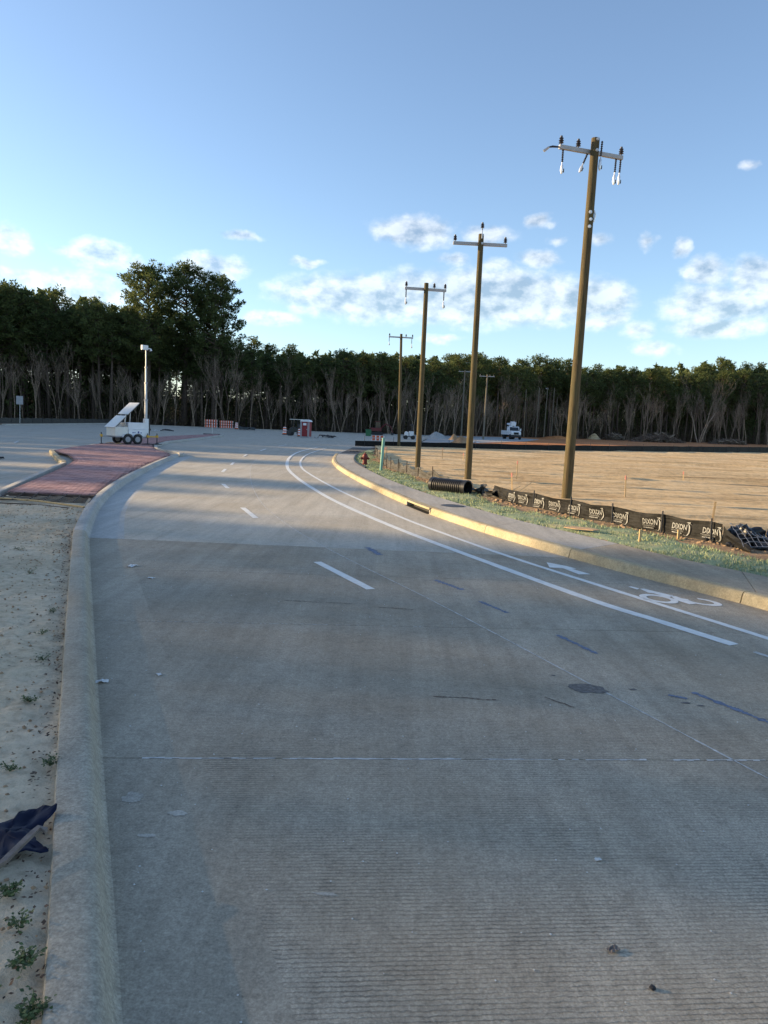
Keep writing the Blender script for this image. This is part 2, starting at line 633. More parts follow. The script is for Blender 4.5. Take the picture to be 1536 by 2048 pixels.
M['gravel'] = dirt('gravel', (0.37, 0.37, 0.36), (0.30, 0.29, 0.28), (0.44, 0.44, 0.43), 0.6, 0.6)
M['litter'] = dirt('leaf_litter', (0.10, 0.075, 0.05), (0.06, 0.045, 0.03), (0.14, 0.10, 0.065), 0.5, 0.6)
M['clod'] = simple('clod', (0.36, 0.24, 0.14), 0.95, 0, 0.3, 5, 0.6, 0.15)
M['grass'] = islandmat('grass_blade', (0.16, 0.26, 0.15), (0.44, 0.45, 0.24), 0.85)
M['mulch'] = dirt('green_mulch', (0.29, 0.35, 0.215), (0.18, 0.265, 0.175), (0.47, 0.41, 0.25), 4, 0.9)
M['weed'] = islandmat('weed_leaf', (0.035, 0.06, 0.02), (0.11, 0.15, 0.05), 0.6)
M['deadleaf'] = islandmat('dead_leaf', (0.035, 0.025, 0.02), (0.16, 0.10, 0.06), 0.8)
M['brick_obj'] = islandmat('paver_red', (0.33, 0.185, 0.175), (0.47, 0.30, 0.28), 0.85, True, 0.5)
M['brick'] = islandmat('paver_red_far', (0.33, 0.185, 0.175), (0.47, 0.30, 0.28), 0.85, False, 0.5)
M['mortar'] = simple('mortar', (0.17, 0.10, 0.09), 0.95, 0, 0.2, 8, 0.3)
M['mud'] = simple('mud', (0.07, 0.05, 0.035), 0.95, 0, 0.35, 6, 0.6)
M['rebar'] = simple('rebar', (0.07, 0.05, 0.04), 0.8, 0.3, 0.3, 20)
M['pole'] = woodpole('pole_wood', (0.14, 0.104, 0.052), (0.042, 0.03, 0.016), (0.088, 0.088, 0.046))
M['polefar'] = woodpole('pole_wood_grey', (0.22, 0.19, 0.15), (0.12, 0.10, 0.08), (0.16, 0.16, 0.11))
M['arm'] = simple('fibreglass_arm', (0.42, 0.42, 0.42), 0.5, 0, 0.1, 8)
M['insul'] = simple('insulator', (0.035, 0.035, 0.045), 0.35, 0, 0.1)
M['steel'] = simple('galvanised', (0.50, 0.51, 0.53), 0.4, 0.7, 0.15, 15)
M['clamp'] = simple('bright_clamp', (0.72, 0.73, 0.75), 0.35, 0.5, 0.1, 15)
M['white'] = simple('white_paint', (0.74, 0.75, 0.76), 0.45, 0, 0.06, 5)
M['cream'] = simple('cream_tone', (0.70, 0.69, 0.62), 0.5, 0, 0.06, 5)
M['grey'] = simple('grey_paint', (0.33, 0.34, 0.36), 0.5, 0, 0.1, 5)
M['panelback'] = simple('panel_glass', (0.60, 0.60, 0.57), 0.35, 0, 0.05, 4)
M['black'] = simple('black_rubber', (0.022, 0.022, 0.024), 0.7, 0, 0.2, 8, 0.2)
M['darkmetal'] = simple('dark_metal', (0.05, 0.05, 0.055), 0.5, 0.4, 0.2, 8)
M['plastic'] = simple('black_plastic', (0.018, 0.018, 0.02), 0.38, 0, 0.2, 6)
M['orange'] = simple('orange', (0.62, 0.12, 0.045), 0.6, 0, 0.12, 6)
M['yellow'] = simple('yellow_paint', (0.62, 0.36, 0.05), 0.55, 0, 0.12, 6)
M['red'] = simple('red_plastic', (0.24, 0.02, 0.025), 0.45, 0, 0.12, 4)
M['hydrant'] = simple('hydrant_red', (0.17, 0.022, 0.016), 0.5, 0, 0.2, 8)
M['teal'] = simple('teal_plastic', (0.17, 0.38, 0.32), 0.5, 0, 0.08, 4)
M['green'] = simple('green_paint', (0.03, 0.14, 0.06), 0.5, 0, 0.15, 4)
M['greenlens'] = simple('machine_dark', (0.045, 0.05, 0.045), 0.5, 0.2, 0.2, 4)
M['machred'] = simple('machine_red', (0.13, 0.02, 0.02), 0.5, 0, 0.2, 4)
M['glass'] = simple('dark_glass', (0.02, 0.025, 0.03), 0.1, 0, 0.05, 2, 0, 0, 0.6)
M['signback'] = simple('sign_metal', (0.45, 0.46, 0.48), 0.5, 0.3, 0.1, 4)
M['navy'] = simple('navy_plastic', (0.005, 0.009, 0.03), 0.6, 0, 0.3, 9, 0.1, 0, 0.2)
M['rail'] = simple('weathered_bar', (0.17, 0.14, 0.12), 0.65, 0.1, 0.3, 20, 0.3)
M['stake'] = simple('stake_wood', (0.52, 0.36, 0.18), 0.85, 0, 0.2, 20)
M['pink'] = simple('pink_flagging', (0.66, 0.26, 0.20), 0.7, 0, 0.12, 20)
M['board'] = simple('board', (0.42, 0.28, 0.16), 0.85, 0, 0.2, 10, 0.3)
M['paper'] = simple('paper', (0.66, 0.66, 0.64), 0.8, 0, 0.1, 20, 0.3)
M['print'] = simple('white_print', (0.34, 0.34, 0.32), 0.85, 0, 0.5, 45)
M['bluelogo'] = simple('blue_logo', (0.06, 0.07, 0.22), 0.6, 0, 0.1, 10)
M['brush'] = simple('brush_wood', (0.17, 0.125, 0.095), 0.9, 0, 0.4, 4)
M['logs'] = simple('cut_log', (0.24, 0.19, 0.14), 0.9, 0, 0.3, 6)
M['bark'] = simple('pine_bark', (0.11, 0.08, 0.06), 0.95, 0, 0.35, 3, 0.5, 0.25)
M['barkpale'] = simple('pale_bark', (0.29, 0.215, 0.155), 0.95, 0, 0.4, 3, 0.4, 0.4)
M['pine'] = leafmat('pine_needles', (0.055, 0.080, 0.030), (0.14, 0.165, 0.055), 0.4)
M['pinefar'] = leafmat('pine_needles_far', (0.050, 0.074, 0.030), (0.13, 0.155, 0.055), 0.35)
M['under'] = leafmat('undergrowth', (0.06, 0.05, 0.028), (0.15, 0.115, 0.06), 0.2)
M['smear'] = concrete('smear', (0.45, 0.415, 0.35), False, (0.40, 0.35, 0.28), 0.4, 0.3)


def fence_fabric(name, c0, c1, rough):
    mt, nt, b = newmat(name)
    v = obj_vec(nt, (1, 1, 9))
    n = noise_node(nt, 3.0, 6, 0.6, v)
    c = ramp(nt, n.outputs['Fac'], [(0.35, c0), (0.7, c1)])
    nt.links.new(c, b.inputs['Base Color'])
    b.inputs['Roughness'].default_value = rough
    b.inputs['Specular IOR Level'].default_value = 0.12
    add_bump(nt, b, n.outputs['Fac'], 0.5, 0.03)
    return mt


M['fabric'] = fence_fabric('silt_fabric', (0.006, 0.006, 0.006), (0.024, 0.024, 0.023), 0.6)
M['fabric_old'] = fence_fabric('silt_fabric_bleached', (0.05, 0.05, 0.049), (0.13, 0.125, 0.115), 0.75)

# ------------------------------------------------------------------ layout tables: x as a function of y
LC = [(-6, 2.5), (2.44, -0.87), (4.31, -1.64), (7.4, -2.90), (11.11, -4.40), (12.95, -5.12), (17.25, -6.52), (21.83, -7.66), (26.26, -8.55), (32.17, -9.62), (39.5, -10.75)]
RC = [(-6, 11.4), (5.5, 6.45), (9.22, 4.87), (11.98, 3.46), (14.63, 2.28), (17.88, 1.15), (19.8, 0.62), (23.2, -0.17), (27.84, -1.12), (32.29, -1.92), (36.84, -2.58), (41.56, -2.98), (48.63, -3.22), (55, -3.1)]
EDGE = [(-6, 13.2), (5.2, 8.35), (8.1, 6.95), (10.82, 5.66), (12.23, 4.85), (13.75, 4.2), (14.98, 3.65), (16.35, 3.02), (19.34, 2.02), (22.35, 1.18), (26.3, 0.27), (29.31, -0.29), (34.5, -1.12), (37.69, -1.55), (42.97, -1.84), (48.63, -1.83), (60, -1.3)]
FENCE = [(-6, 15.5), (5, 10.6), (10, 8.4), (13.0, 6.95), (14.16, 6.30), (15.1, 5.75), (16.4, 5.06), (17.26, 4.62), (18.4, 4.12), (19.61, 3.6), (23.39, 2.72), (26.86, 1.78), (29.51, 1.03), (33.8, 0.17), (39.13, -0.22), (51.9, -0.8), (62, -1.0)]
ML = [(-6, -3.1), (2, -4.9), (18.22, -9.40), (29.74, -12.63), (34, -14.6), (37.93, -16.87), (49.23, -18.44), (66.9, -20.39), (84, -19.75)]
MR = [(17.5, -6.87), (23.4, -8.32), (30, -9.62), (37.6, -10.85), (39.6, -11.5), (42.9, -13.1), (49.4, -15.3), (56.6, -16.6), (69.3, -17.3), (82.6, -18.2), (84, -19.4)]
SILT = [(-3.0, 66.5), (3.6, 69.7), (8.4, 71.2), (18.6, 77.0), (33.0, 89.2), (54.5, 107.8), (80, 130)]    # y as a function of x
lc = lambda y: interp(LC, y)
rc = lambda y: interp(RC, y)
ed = lambda y: interp(EDGE, y)
fe = lambda y: interp(FENCE, y)
ml = lambda y: interp(ML, y)
mr_ = lambda y: interp(MR, y)
silt_y = lambda x: interp(SILT, x)

# ------------------------------------------------------------------ setting: ground, road, kerbs
g = MB()
g.quad((-1500, -400, -0.12), (1500, -400, -0.12), (1500, 2500, -0.12), (-1500, 2500, -0.12))
tag(g.build('ground', M['ground']), kind='structure')

# pavement sheet (junction, far road and the other carriageway)
rd = MB()
pts = [(12.2, -8), (6.4, 5.5), (0.62, 19.8), (-2.5, 36.8), (-3.2, 48.6), (-2.2, 60), (1.5, 74), (4.0, 92), (6.0, 115), (8.0, 137), (-6.7, 137), (-19.8, 139), (-34, 136.5), (-44, 136.5), (-51, 137), (-49.6, 120), (-48.8, 109), (-48.0, 93), (-47, 80), (-50, 60), (-52, 30), (-30, -8)]
rd.poly([(x, y, -0.012) for x, y in pts])
road = rd.build('road', M['road_far'])
tag(road, kind='structure')

# slabs between the two kerbs; stations are (y at left kerb, y at right kerb)
ST = [(-5.5, -4.2), (0.4, 1.2), (4.47, 5.15), (7.58, 8.2), (10.2, 10.6), (12.69, 12.6), (16.4, 17.3), (20.4, 21.6), (24.6, 26.0), (29.0, 30.2), (34.0, 34.8), (39.3, 39.8)]
US = [0.0, 0.074, 0.495, 1.0]
GAP = 0.006


def road_pt(yl, yr, u, z=0.0):
    return (lin(lc(yl), rc(yr), u), lin(yl, yr, u), z)


for i in range(len(ST) - 1):
    for j in range(3):
        if i in (0,) and j == 0:
            pass
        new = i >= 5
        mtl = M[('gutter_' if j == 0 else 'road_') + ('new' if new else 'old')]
        mb = MB()
        n = 10
        gl = GAP / 8.0 * (0.25 if j == 0 else 1.0)
        ua, ub = US[j] + (0.0 if j == 1 else (GAP / 8 if j == 2 else 0)), US[j + 1] - (0.0 if j == 0 else (GAP / 8 if j == 1 else 0))
        gy = 0.005
        top = []
        for k in range(n + 1):
            t = k / n
            yl = lin(ST[i][0] + gy, ST[i + 1][0] - gy, t)
            yr = lin(ST[i][1] + gy, ST[i + 1][1] - gy, t)
            top.append((road_pt(yl, yr, ua), road_pt(yl, yr, ub)))
        for k in range(n):
            mb.quad(top[k][0], top[k][1], top[k + 1][1], top[k + 1][0])
        dz = Vector((0, 0, -0.03))
        for k in range(n):
            a, b2 = top[k], top[k + 1]
            mb.quad(Vector(a[1]), Vector(a[1]) + dz, Vector(b2[1]) + dz, Vector(b2[1]))
            mb.quad(Vector(b2[0]), Vector(b2[0]) + dz, Vector(a[0]) + dz, Vector(a[0]))
        mb.quad(Vector(top[0][0]), Vector(top[0][0]) + dz, Vector(top[0][1]) + dz, Vector(top[0][1]))
        mb.quad(Vector(top[-1][1]), Vector(top[-1][1]) + dz, Vector(top[-1][0]) + dz, Vector(top[-1][0]))
        mb.build('gutter_slab' if j == 0 else 'concrete_slab', mtl, road)

# joint sealant strips: the long centre joint and the near cross joint, ragged like the poured filler
rng = random.Random(3)
mb = MB()
for i in range(len(ST) - 1):
    for k in range(40):
        t0, t1 = k / 40, (k + 1) / 40
        a = Vector(road_pt(lin(ST[i][0], ST[i + 1][0], t0), lin(ST[i][1], ST[i + 1][1], t0), 0.495, 0.002))
        b2 = Vector(road_pt(lin(ST[i][0], ST[i + 1][0], t1), lin(ST[i][1], ST[i + 1][1], t1), 0.495, 0.002))
        w = rng.uniform(0.005, 0.011)
        mb.quad(a - Vector((w, 0, 0)), a + Vector((w, 0, 0)), b2 + Vector((w, 0, 0)), b2 - Vector((w, 0, 0)))
mb.build('joint_sealant', M['sealant'], road)
for si, uu0, uu1, wmax, drop in ((2, 0.03, 0.86, 0.012, 0.12), (3, 0.02, 0.42, 0.006, 0.3)):
    mb = MB()
    for k in range(150):
        t0, t1 = lin(uu0, uu1, k / 150), lin(uu0, uu1, (k + 1) / 150)
        if rng.random() < drop + (0.35 if k > 100 else 0):
            continue
        a = Vector(road_pt(ST[si][0], ST[si][1], t0, 0.002))
        b2 = Vector(road_pt(ST[si][0], ST[si][1], t1, 0.002))
        w = rng.uniform(0.2, 1.0) * wmax
        dy = rng.uniform(-0.004, 0.004)
        o = Vector((0, w, 0))
        s = Vector((0, dy, 0))
        mb.quad(a - o + s, b2 - o + s, b2 + o + s, a + o + s)
    mb.build('joint_sealant', M['sealant'], road)


def sweep(fn, y0, y1, step, prof, name, mat, parent, side, shade=True):
    """sweep a profile [(offset, z)] along x=fn(y); side +1 offsets to the right, -1 to the left"""
    mb = MB()
    ys = frange(y0, y1, step)
    n = len(prof)
    for y in ys:
        d = Vector((fn(y + 0.05) - fn(y - 0.05), 0.1, 0)).normalized()
        nr = Vector((d.y, -d.x, 0)) * side
        for o, z in prof:
            mb.v.append((fn(y) + nr.x * o, y + nr.y * o, z))
    for k in range(len(ys) - 1):
        for j in range(n - 1):
            q = (k * n + j, k * n + j + 1, (k + 1) * n + j + 1, (k + 1) * n + j)
            mb.f.append(q if side < 0 else q[::-1])
    mb.f.append(tuple(range(n)))
    e = (len(ys) - 1) * n
    mb.f.append(tuple(range(e + n - 1, e - 1, -1)))
    o = mb.build(name, mat, parent, smooth=True)
    return o


PROF_L = [(-0.01, -0.03), (-0.01, 0.001), (0.004, 0.006), (0.016, 0.020), (0.028, 0.045), (0.040, 0.085), (0.052, 0.118), (0.068, 0.138), (0.092, 0.148), (0.13, 0.151), (0.225, 0.150), (0.243, 0.143), (0.25, 0.12), (0.25, -0.10)]
cuts = [-5.5, 0.4, 4.47, 7.58, 10.2, 12.60]
for a, b2 in zip(cuts, cuts[1:]):
    sweep(lc, a + 0.002, b2 - 0.002, 0.25, PROF_L, 'curb_segment', M['curb'], road, -1)
M['curb_new'] = concrete('curb_new', (0.46, 0.44, 0.40), False, (0.38, 0.34, 0.27), 0.4, 0.2)
cuts = [12.62, 16.4, 20.4, 24.6, 29.0, 34.0, 38.6]
for a, b2 in zip(cuts, cuts[1:]):
    sweep(lc, a + 0.003, b2 - 0.003, 0.4, PROF_L, 'curb_segment', M['curb_new'], road, -1)
PROF_R = [(-0.01, -0.03), (0.0, 0.002), (0.012, 0.03), (0.026, 0.09), (0.038, 0.128), (0.058, 0.146), (0.085, 0.152), (0.19, 0.15), (0.20, 0.14), (0.20, -0.10)]
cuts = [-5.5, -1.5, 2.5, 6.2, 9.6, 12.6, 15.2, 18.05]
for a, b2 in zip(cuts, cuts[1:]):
    sweep(rc, a + 0.008, b2 - 0.008, 0.35, PROF_R, 'curb_segment', M['curb_sunny_silt'], road, 1)
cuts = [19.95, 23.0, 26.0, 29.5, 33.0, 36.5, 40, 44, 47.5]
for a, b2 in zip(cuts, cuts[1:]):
    sweep(rc, a + 0.006, b2 - 0.006, 0.5, PROF_R, 'curb_segment', M['curb_sunny_silt'], road, 1)
PROF_RL = [(o, z * (0.25 if z > 0 else 1)) for o, z in PROF_R]
sweep(rc, 47.52, 54.5, 0.5, PROF_RL, 'curb_segment', M['curb_new'], road, 1)

# kerb of the red island: its nose and its far side
def ribbon_curb(pl, w, h, mat, parent, name='curb_segment', z0=-0.05):
    mb = MB()
    n = len(pl)
    for k in range(n):
        a = Vector(pl[max(0, k - 1)])
        b2 = Vector(pl[min(n - 1, k + 1)])
        d = (b2 - a).normalized()
        nr = Vector((d.y, -d.x))
        p = Vector(pl[k])
        for o, z in ((0, z0), (0.01, h * 0.75), (0.05, h), (w, h), (w, z0)):
            mb.v.append((p.x + nr.x * o, p.y + nr.y * o, z))
    for k in range(n - 1):
        for j in range(4):
            mb.f.append((k * 5 + j, k * 5 + j + 1, k * 5 + 6 + j, k * 5 + 5 + j))
    mb.f.append((4, 3, 2, 1, 0))
    mb.f.append(tuple((n - 1) * 5 + j for j in range(5)))
    return mb.build(name, mat, parent, smooth=True)


ribbon_curb([(-10.4, 38.6), (-10.85, 40.2), (-11.6, 41.6), (-12.8, 43.0), (-13.6, 44.8)][::-1], 0.22, 0.15, M['curb_new'], road)
ribbon_curb([(-13.62, 44.85), (-15.05, 49.4), (-16.35, 56.6), (-17.0, 69.3), (-17.9, 82.6), (-19.4, 84.6)][::-1], 0.22, 0.15, M['curb_new'], road)
ribbon_curb([(-9.5, 18.0), (-11.1, 23.6), (-12.75, 29.4)], 0.2, 0.13, M['curb_new'], road)
ribbon_curb([(-12.8, 29.5), (-13.9, 31.6), (-15.4, 34.6), (-16.9, 37.6)], 0.2, 0.15, M['curb_sunny_silt'], road)
ribbon_curb([(-17.0, 37.8), (-18.6, 49.2), (-20.6, 66.9), (-20.0, 84)], 0.2, 0.13, M['curb_new'], road)
# pale kerb along the far side of the junction
ribbon_curb([(-47.6, 93), (-48.5, 109), (-49.3, 120), (-50.8, 136.6)], 0.5, 0.16, M['curb_new'], road)
ribbon_curb([(-50.6, 136.8), (-44, 136.6), (-34, 136.6), (-19.8, 139.1), (-6.7, 137.1), (7.8, 137.1)], 0.4, 0.12, M['curb_new'], road)

# painted markings ---------------------------------------------------------
def paint(pl, w, name, mat, z=0.004, wob=0.0, seed=0):
    rg = random.Random(seed)
    mb = MB()
    tab = [Vector((x, y, 0)) for x, y in pl]
    # resample with Catmull-Rom
    P = []
    for k in range(len(tab) - 1):
        p0, p1, p2, p3 = tab[max(0, k - 1)], tab[k], tab[k + 1], tab[min(len(tab) - 1, k + 2)]
        for s in range(8):
            t = s / 8
            P.append(0.5 * ((2 * p1) + (p2 - p0) * t + (2 * p0 - 5 * p1 + 4 * p2 - p3) * t * t + (3 * p1 - p0 - 3 * p2 + p3) * t ** 3))
    P.append(tab[-1])
    L, R = [], []
    for k, p in enumerate(P):
        d = (P[min(len(P) - 1, k + 1)] - P[max(0, k - 1)]).normalized()
        nr = Vector((d.y, -d.x, 0)) * (w / 2 + rg.uniform(-wob, wob))
        L.append(p - nr + Vector((0, 0, z)))
        R.append(p + nr + Vector((0, 0, z)))
    for k in range(len(P) - 1):
        mb.quad(L[k], R[k], R[k + 1], L[k + 1])
    return mb.build(name, mat, road)


L1 = [(3.70, 7.61), (3.22, 8.5), (2.69, 9.47), (1.60, 12.05), (0.72, 14.2), (-0.08, 16.35), (-1.1, 19.4), (-1.98, 22.5), (-3.30, 27.9), (-4.45, 33.9), (-5.45, 42.4), (-5.85, 51.0), (-5.5, 60.0)]
L2 = [(5.2, 5.6), (4.22, 7.88), (3.10, 10.3), (2.08, 12.6), (1.2, 14.9), (0.40, 17.2), (-1.30, 22.9), (-2.90, 29.4), (-3.85, 34.2), (-4.58, 40.6), (-4.95, 48.5), (-4.75, 59.6)]
paint(L1, 0.15, 'lane_line', M['mark'], 0.004, 0.004, 1)
paint(L2, 0.105, 'lane_line', M['mark'], 0.004, 0.003, 2)
paint([(3.80, 7.38), (3.9, 7.15), (4.1, 6.7)], 0.06, 'lane_line', M['mark_worn'], 0.004, 0.008, 3)
for k, (a, b2) in enumerate([((-0.99, 11.29), (-0.13, 9.54)), ((-3.39, 17.85), (-2.76, 16.05)), ((-5.2, 24.0), (-4.75, 22.6)), ((-6.36, 29.2), (-6.62, 31.0)), ((-6.95, 33.7), (-7.25, 35.7)), ((-7.88, 41.4), (-8.15, 43.9)), ((-8.3, 49.5), (-8.5, 53)), ((-8.5, 59), (-8.4, 63))]):
    paint([a, b2], 0.125, 'lane_dash', M['mark'], 0.004, 0.003, 10 + k)
paint([(-15.2, 62), (-13.2, 69), (-12.0, 74)], 0.15, 'lane_line', M['mark_worn'], 0.004, 0.01, 30)
for k, (a, b2) in enumerate([((-24, 58), (-23, 66)), ((-27, 52), (-26.6, 58)), ((-22.8, 46), (-24.5, 50)), ((-30, 70), (-28, 78)), ((-25, 84), (-23.5, 90))]):
    paint([a, b2], 0.16, 'lane_dash', M['mark_worn'], 0.004, 0.01, 40 + k)
paint([(-40, 78), (-36, 92), (-33, 110)], 0.2, 'lane_line', M['mark_worn'], 0.004, 0.02, 50)

mb = MB()
mb.poly([(x, y, 0.004) for x, y in [(2.68, 12.05), (2.94, 11.78), (3.05, 11.58), (2.97, 11.56), (3.16, 11.17), (2.97, 11.13), (2.84, 11.57), (2.63, 11.60)]][::-1])
mb.build('arrow_marking', M['mark'], road)
mb = MB()
for pl in ([(3.47, 10.36), (3.52, 10.39), (3.60, 10.27), (3.54, 10.19)], [(3.60, 10.25), (3.66, 10.26), (3.90, 9.92), (3.94, 9.92), (3.83, 9.76), (3.77, 9.83), (3.70, 9.98), (3.63, 10.02)], [(3.88, 9.88), (3.95, 9.86), (4.05, 9.44), (3.95, 9.41), (3.86, 9.62)]):
    mb.poly([(x, y, 0.0045) for x, y in pl][::-1])
for (cx, cy), (ax, ay), (bx, by), a0, a1 in (((3.65, 9.67), (0.19, -0.18), (0.115, 0.185), -10, 350), ((4.18, 9.60), (0.20, -0.17), (0.10, 0.155), -175, 110)):
    n = 28
    for k in range(n):
        t0, t1 = RAD(lin(a0, a1, k / n)), RAD(lin(a0, a1, (k + 1) / n))
        f = lambda t, r: (cx + r * (ax * math.cos(t) + bx * math.sin(t)), cy + r * (ay * math.cos(t) + by * math.sin(t)), 0.004)
        mb.quad(f(t0, 0.62), f(t0, 1.0), f(t1, 1.0), f(t1, 0.62))
mb.build('bicycle_symbol', M['mark'], road)
for k, (a, b2, w) in enumerate([((1.88, 7.72), (2.13, 7.10), 0.05), ((2.66, 6.11), (3.05, 5.40), 0.05), ((0.75, 10.3), (1.08, 9.73), 0.07), ((-0.26, 12.81), (-0.04, 12.12), 0.1), ((1.23, 9.11), (1.49, 8.59), 0.05), ((2.42, 6.02), (2.55, 5.95), 0.04)]):
    m_ = ((a[0] + b2[0]) / 2 + 0.01, (a[1] + b2[1]) / 2 - 0.01)
    q = lambda t: (lin(a[0], b2[0], t), lin(a[1], b2[1], t))
    paint([a, q(0.2), q(0.4), m_, q(0.7), q(0.85), b2], w, 'utility_paint_mark', M['blue_paint'], 0.003, w * 0.35, 60 + k)


def blob(cx, cy, rx, ry, seed, z=0.0025, rot=0.0, rough=0.35, n=26):
    pts = []
    for k in range(n):
        t = 2 * math.pi * k / n
        r = 1 + rough * mn.noise(Vector((math.cos(t) * 1.7 + seed * 3.1, math.sin(t) * 1.7, seed)))  * 1.4 + rough * 0.5 * mn.noise(Vector((math.cos(t) * 5 + seed, math.sin(t) * 5, 3)))
        x, y = rx * r * math.cos(t), ry * r * math.sin(t)
        pts.append((cx + x * math.cos(rot) - y * math.sin(rot), cy + x * math.sin(rot) + y * math.cos(rot), z))
    return pts


for k, (x, y, rx, ry) in enumerate([(1.76, 6.10, 0.16, 0.10), (2.16, 6.12, 0.035, 0.02), (2.50, 5.85, 0.04, 0.02), (2.60, 5.80, 0.03, 0.015), (1.55, 6.4, 0.02, 0.012)]):
    mb = MB()
    mb.poly(blob(x, y, rx, ry, k + 1))
    mb.build('tar_spot', M['dark_stain'], road)
for k, (x, y, rx, ry) in enumerate([(-1.35, 4.0, 0.06, 0.05), (-1.15, 3.62, 0.045, 0.018), (-1.05, 3.85, 0.05, 0.03), (-0.2, 3.2, 0.05, 0.012)]):
    mb = MB()
    mb.poly(blob(x, y, rx, ry, k + 21, 0.002))
    mb.build('pale_spot', M['smear'], road)
for k, (x0, y0, x1, y1) in enumerate([(-1.15, 8.75, -0.3, 8.72), (-0.02, 8.62, 0.42, 8.55), (0.45, 5.78, 0.95, 5.74), (1.36, 5.85, 1.55, 5.65), (3.0, 9.0, 3.1, 8.9)]):
    pl = [(lin(x0, x1, t / 6), lin(y0, y1, t / 6) + rng.uniform(-0.012, 0.012)) for t in range(7)]
    paint(pl, 0.014, 'scrape', M['crack'], 0.003, 0.006, 80 + k)

# sidewalk -------------------------------------------------------------------
sw = MB()
ys = frange(-6, 62, 1.0)
for a, b2 in zip(ys, ys[1:]):
    sw.quad((rc(a) + 0.17, a, 0.05), (ed(a), a, 0.05), (ed(b2), b2, 0.05), (rc(b2) + 0.17, b2, 0.05))
sidewalk = sw.build('sidewalk', M['joint_dark'])
tag(sidewalk, kind='structure')
cuts = [(-5.8, -4.0), (-2.5, -0.7), (1.2, 2.9), (4.6, 6.2), (7.3, 8.9), (9.6, 11.2), (12.6, 13.55), (15.2, 16.3), (18.0, 19.0), (20.6, 21.5), (23.2, 24.1), (26, 26.8), (29.5, 30), (33, 33.4), (36.5, 36.9), (40, 40.3), (44, 44.2), (48, 48.1), (53, 53), (58, 58)]
for k in range(len(cuts) - 1):
    mb = MB()
    n = 8
    rows = []
    for i in range(n + 1):
        t = i / n
        yl = lin(cuts[k][0] + 0.006, cuts[k + 1][0] - 0.006, t)
        yr = lin(cuts[k][1] + 0.006, cuts[k + 1][1] - 0.006, t)
        low = 1.0 if yl < 46 else max(0.25, 1 - (yl - 46) / 5)
        rows.append(((rc(yl) + 0.215, yl + 0.03, 0.146 * low), (ed(yr), yr, 0.135 * low)))
    for i in range(n):
        mb.quad(rows[i][0], rows[i][1], rows[i + 1][1], rows[i + 1][0])
        mb.quad(rows[i][1], (rows[i][1][0], rows[i][1][1], 0.02), (rows[i + 1][1][0], rows[i + 1][1][1], 0.02), rows[i + 1][1])
    for e, rr2 in ((0, rows[0]), (1, rows[-1])):
        a, b2 = rr2
        mb.quad(a, b2, (b2[0], b2[1], 0.02), (a[0], a[1], 0.02))
    mb.build('sidewalk_slab', M['sidewalk_brown'] if k < 6 else M['sidewalk'], sidewalk)

# right verge: soil, green mulch with grass -------------------------------
vg = MB()
ys = frange(-6, 61, 0.22)
NV = 12
for y in ys:
    a, b2 = ed(y), fe(y) + 0.35
    for j in range(NV + 1):
        u = j / NV
        x = lin(a, b2, u)
        z = 0.105 + 0.05 * u + 0.035 * mn.noise(Vector((x * 1.3, y * 1.3, 0))) + 0.02 * mn.noise(Vector((x * 5, y * 5, 2)))
        if j == 0:
            z = 0.10
        if y > 46:
            z = lin(z, 0.03, min(1, (y - 46) / 6))
        vg.v.append((x, y, z))
for i in range(len(ys) - 1):
    for j in range(NV):
        k = i * (NV + 1) + j
        vg.f.append((k, k + 1, k + NV + 2, k + NV + 1))
verge = vg.build('verge', M['verge'], smooth=True)
tag(verge, kind='structure')


def grass_w(y):       # share of the verge that is green
    return 0.62 + 0.12 * math.sin(y * 0.9) + 0.10 * mn.noise(Vector((y * 1.1, 4, 0)))


gm = MB()
ys = frange(6, 58, 0.12)
NG = 8
for y in ys:
    a, b2 = ed(y) + 0.01, fe(y) + 0.35
    w = (b2 - a) * max(0.25, grass_w(y))
    for j in range(NG + 1):
        u = j / NG
        x = a + w * u
        uu = (x - ed(y)) / (fe(y) + 0.35 - ed(y))
        z = 0.128 + 0.05 * uu + 0.03 * mn.noise(Vector((x * 1.3, y * 1.3, 0))) + 0.03 * mn.noise(Vector((x * 4, y * 4, 7)))
        if j in (0, NG):
            z -= 0.05
        if y > 46:
            z = lin(z, 0.06, min(1, (y - 46) / 6))
        gm.v.append((x, y, z))
for i in range(len(ys) - 1):
    for j in range(NG):
        k = i * (NG + 1) + j
        gm.f.append((k, k + 1, k + NG + 2, k + NG + 1))
tag(gm.build('green_mulch', M['mulch'], smooth=True), 'green dyed mulch mat along the sidewalk edge', 'mulch', kind='stuff')
gb = MB()
rng = random.Random(11)
for _ in range(26000):
    y = 8.5 + 45 * rng.random() ** 1.7
    a, b2 = ed(y), fe(y) + 0.35
    w = (b2 - a) * max(0.25, grass_w(y))
    x = a + w * (0.02 + 0.99 * rng.random())
    if mn.noise(Vector((x * 2.2, y * 2.2, 5))) < -0.22:
        continue
    uu = (x - a) / (b2 - a)
    z = 0.105 + 0.05 * uu
    if y > 46:
        z = lin(z, 0.03, min(1, (y - 46) / 6))
    h = rng.uniform(0.03, 0.085)
    t = rng.uniform(0, 6.28)
    l = rng.uniform(0.0, 0.07)
    wd = rng.uniform(0.005, 0.012) * (1 + y / 40)
    t2 = rng.uniform(0, 6.28)
    p = Vector((x, y, z))
    gb.tri(p + Vector((math.cos(t) * wd, math.sin(t) * wd, 0)), p - Vector((math.cos(t) * wd, math.sin(t) * wd, 0)), p + Vector((math.cos(t2) * l, math.sin(t2) * l, h)))
tag(gb.build('grass', M['grass']), 'thin green grass sprouting along the sidewalk edge', 'grass', kind='stuff')

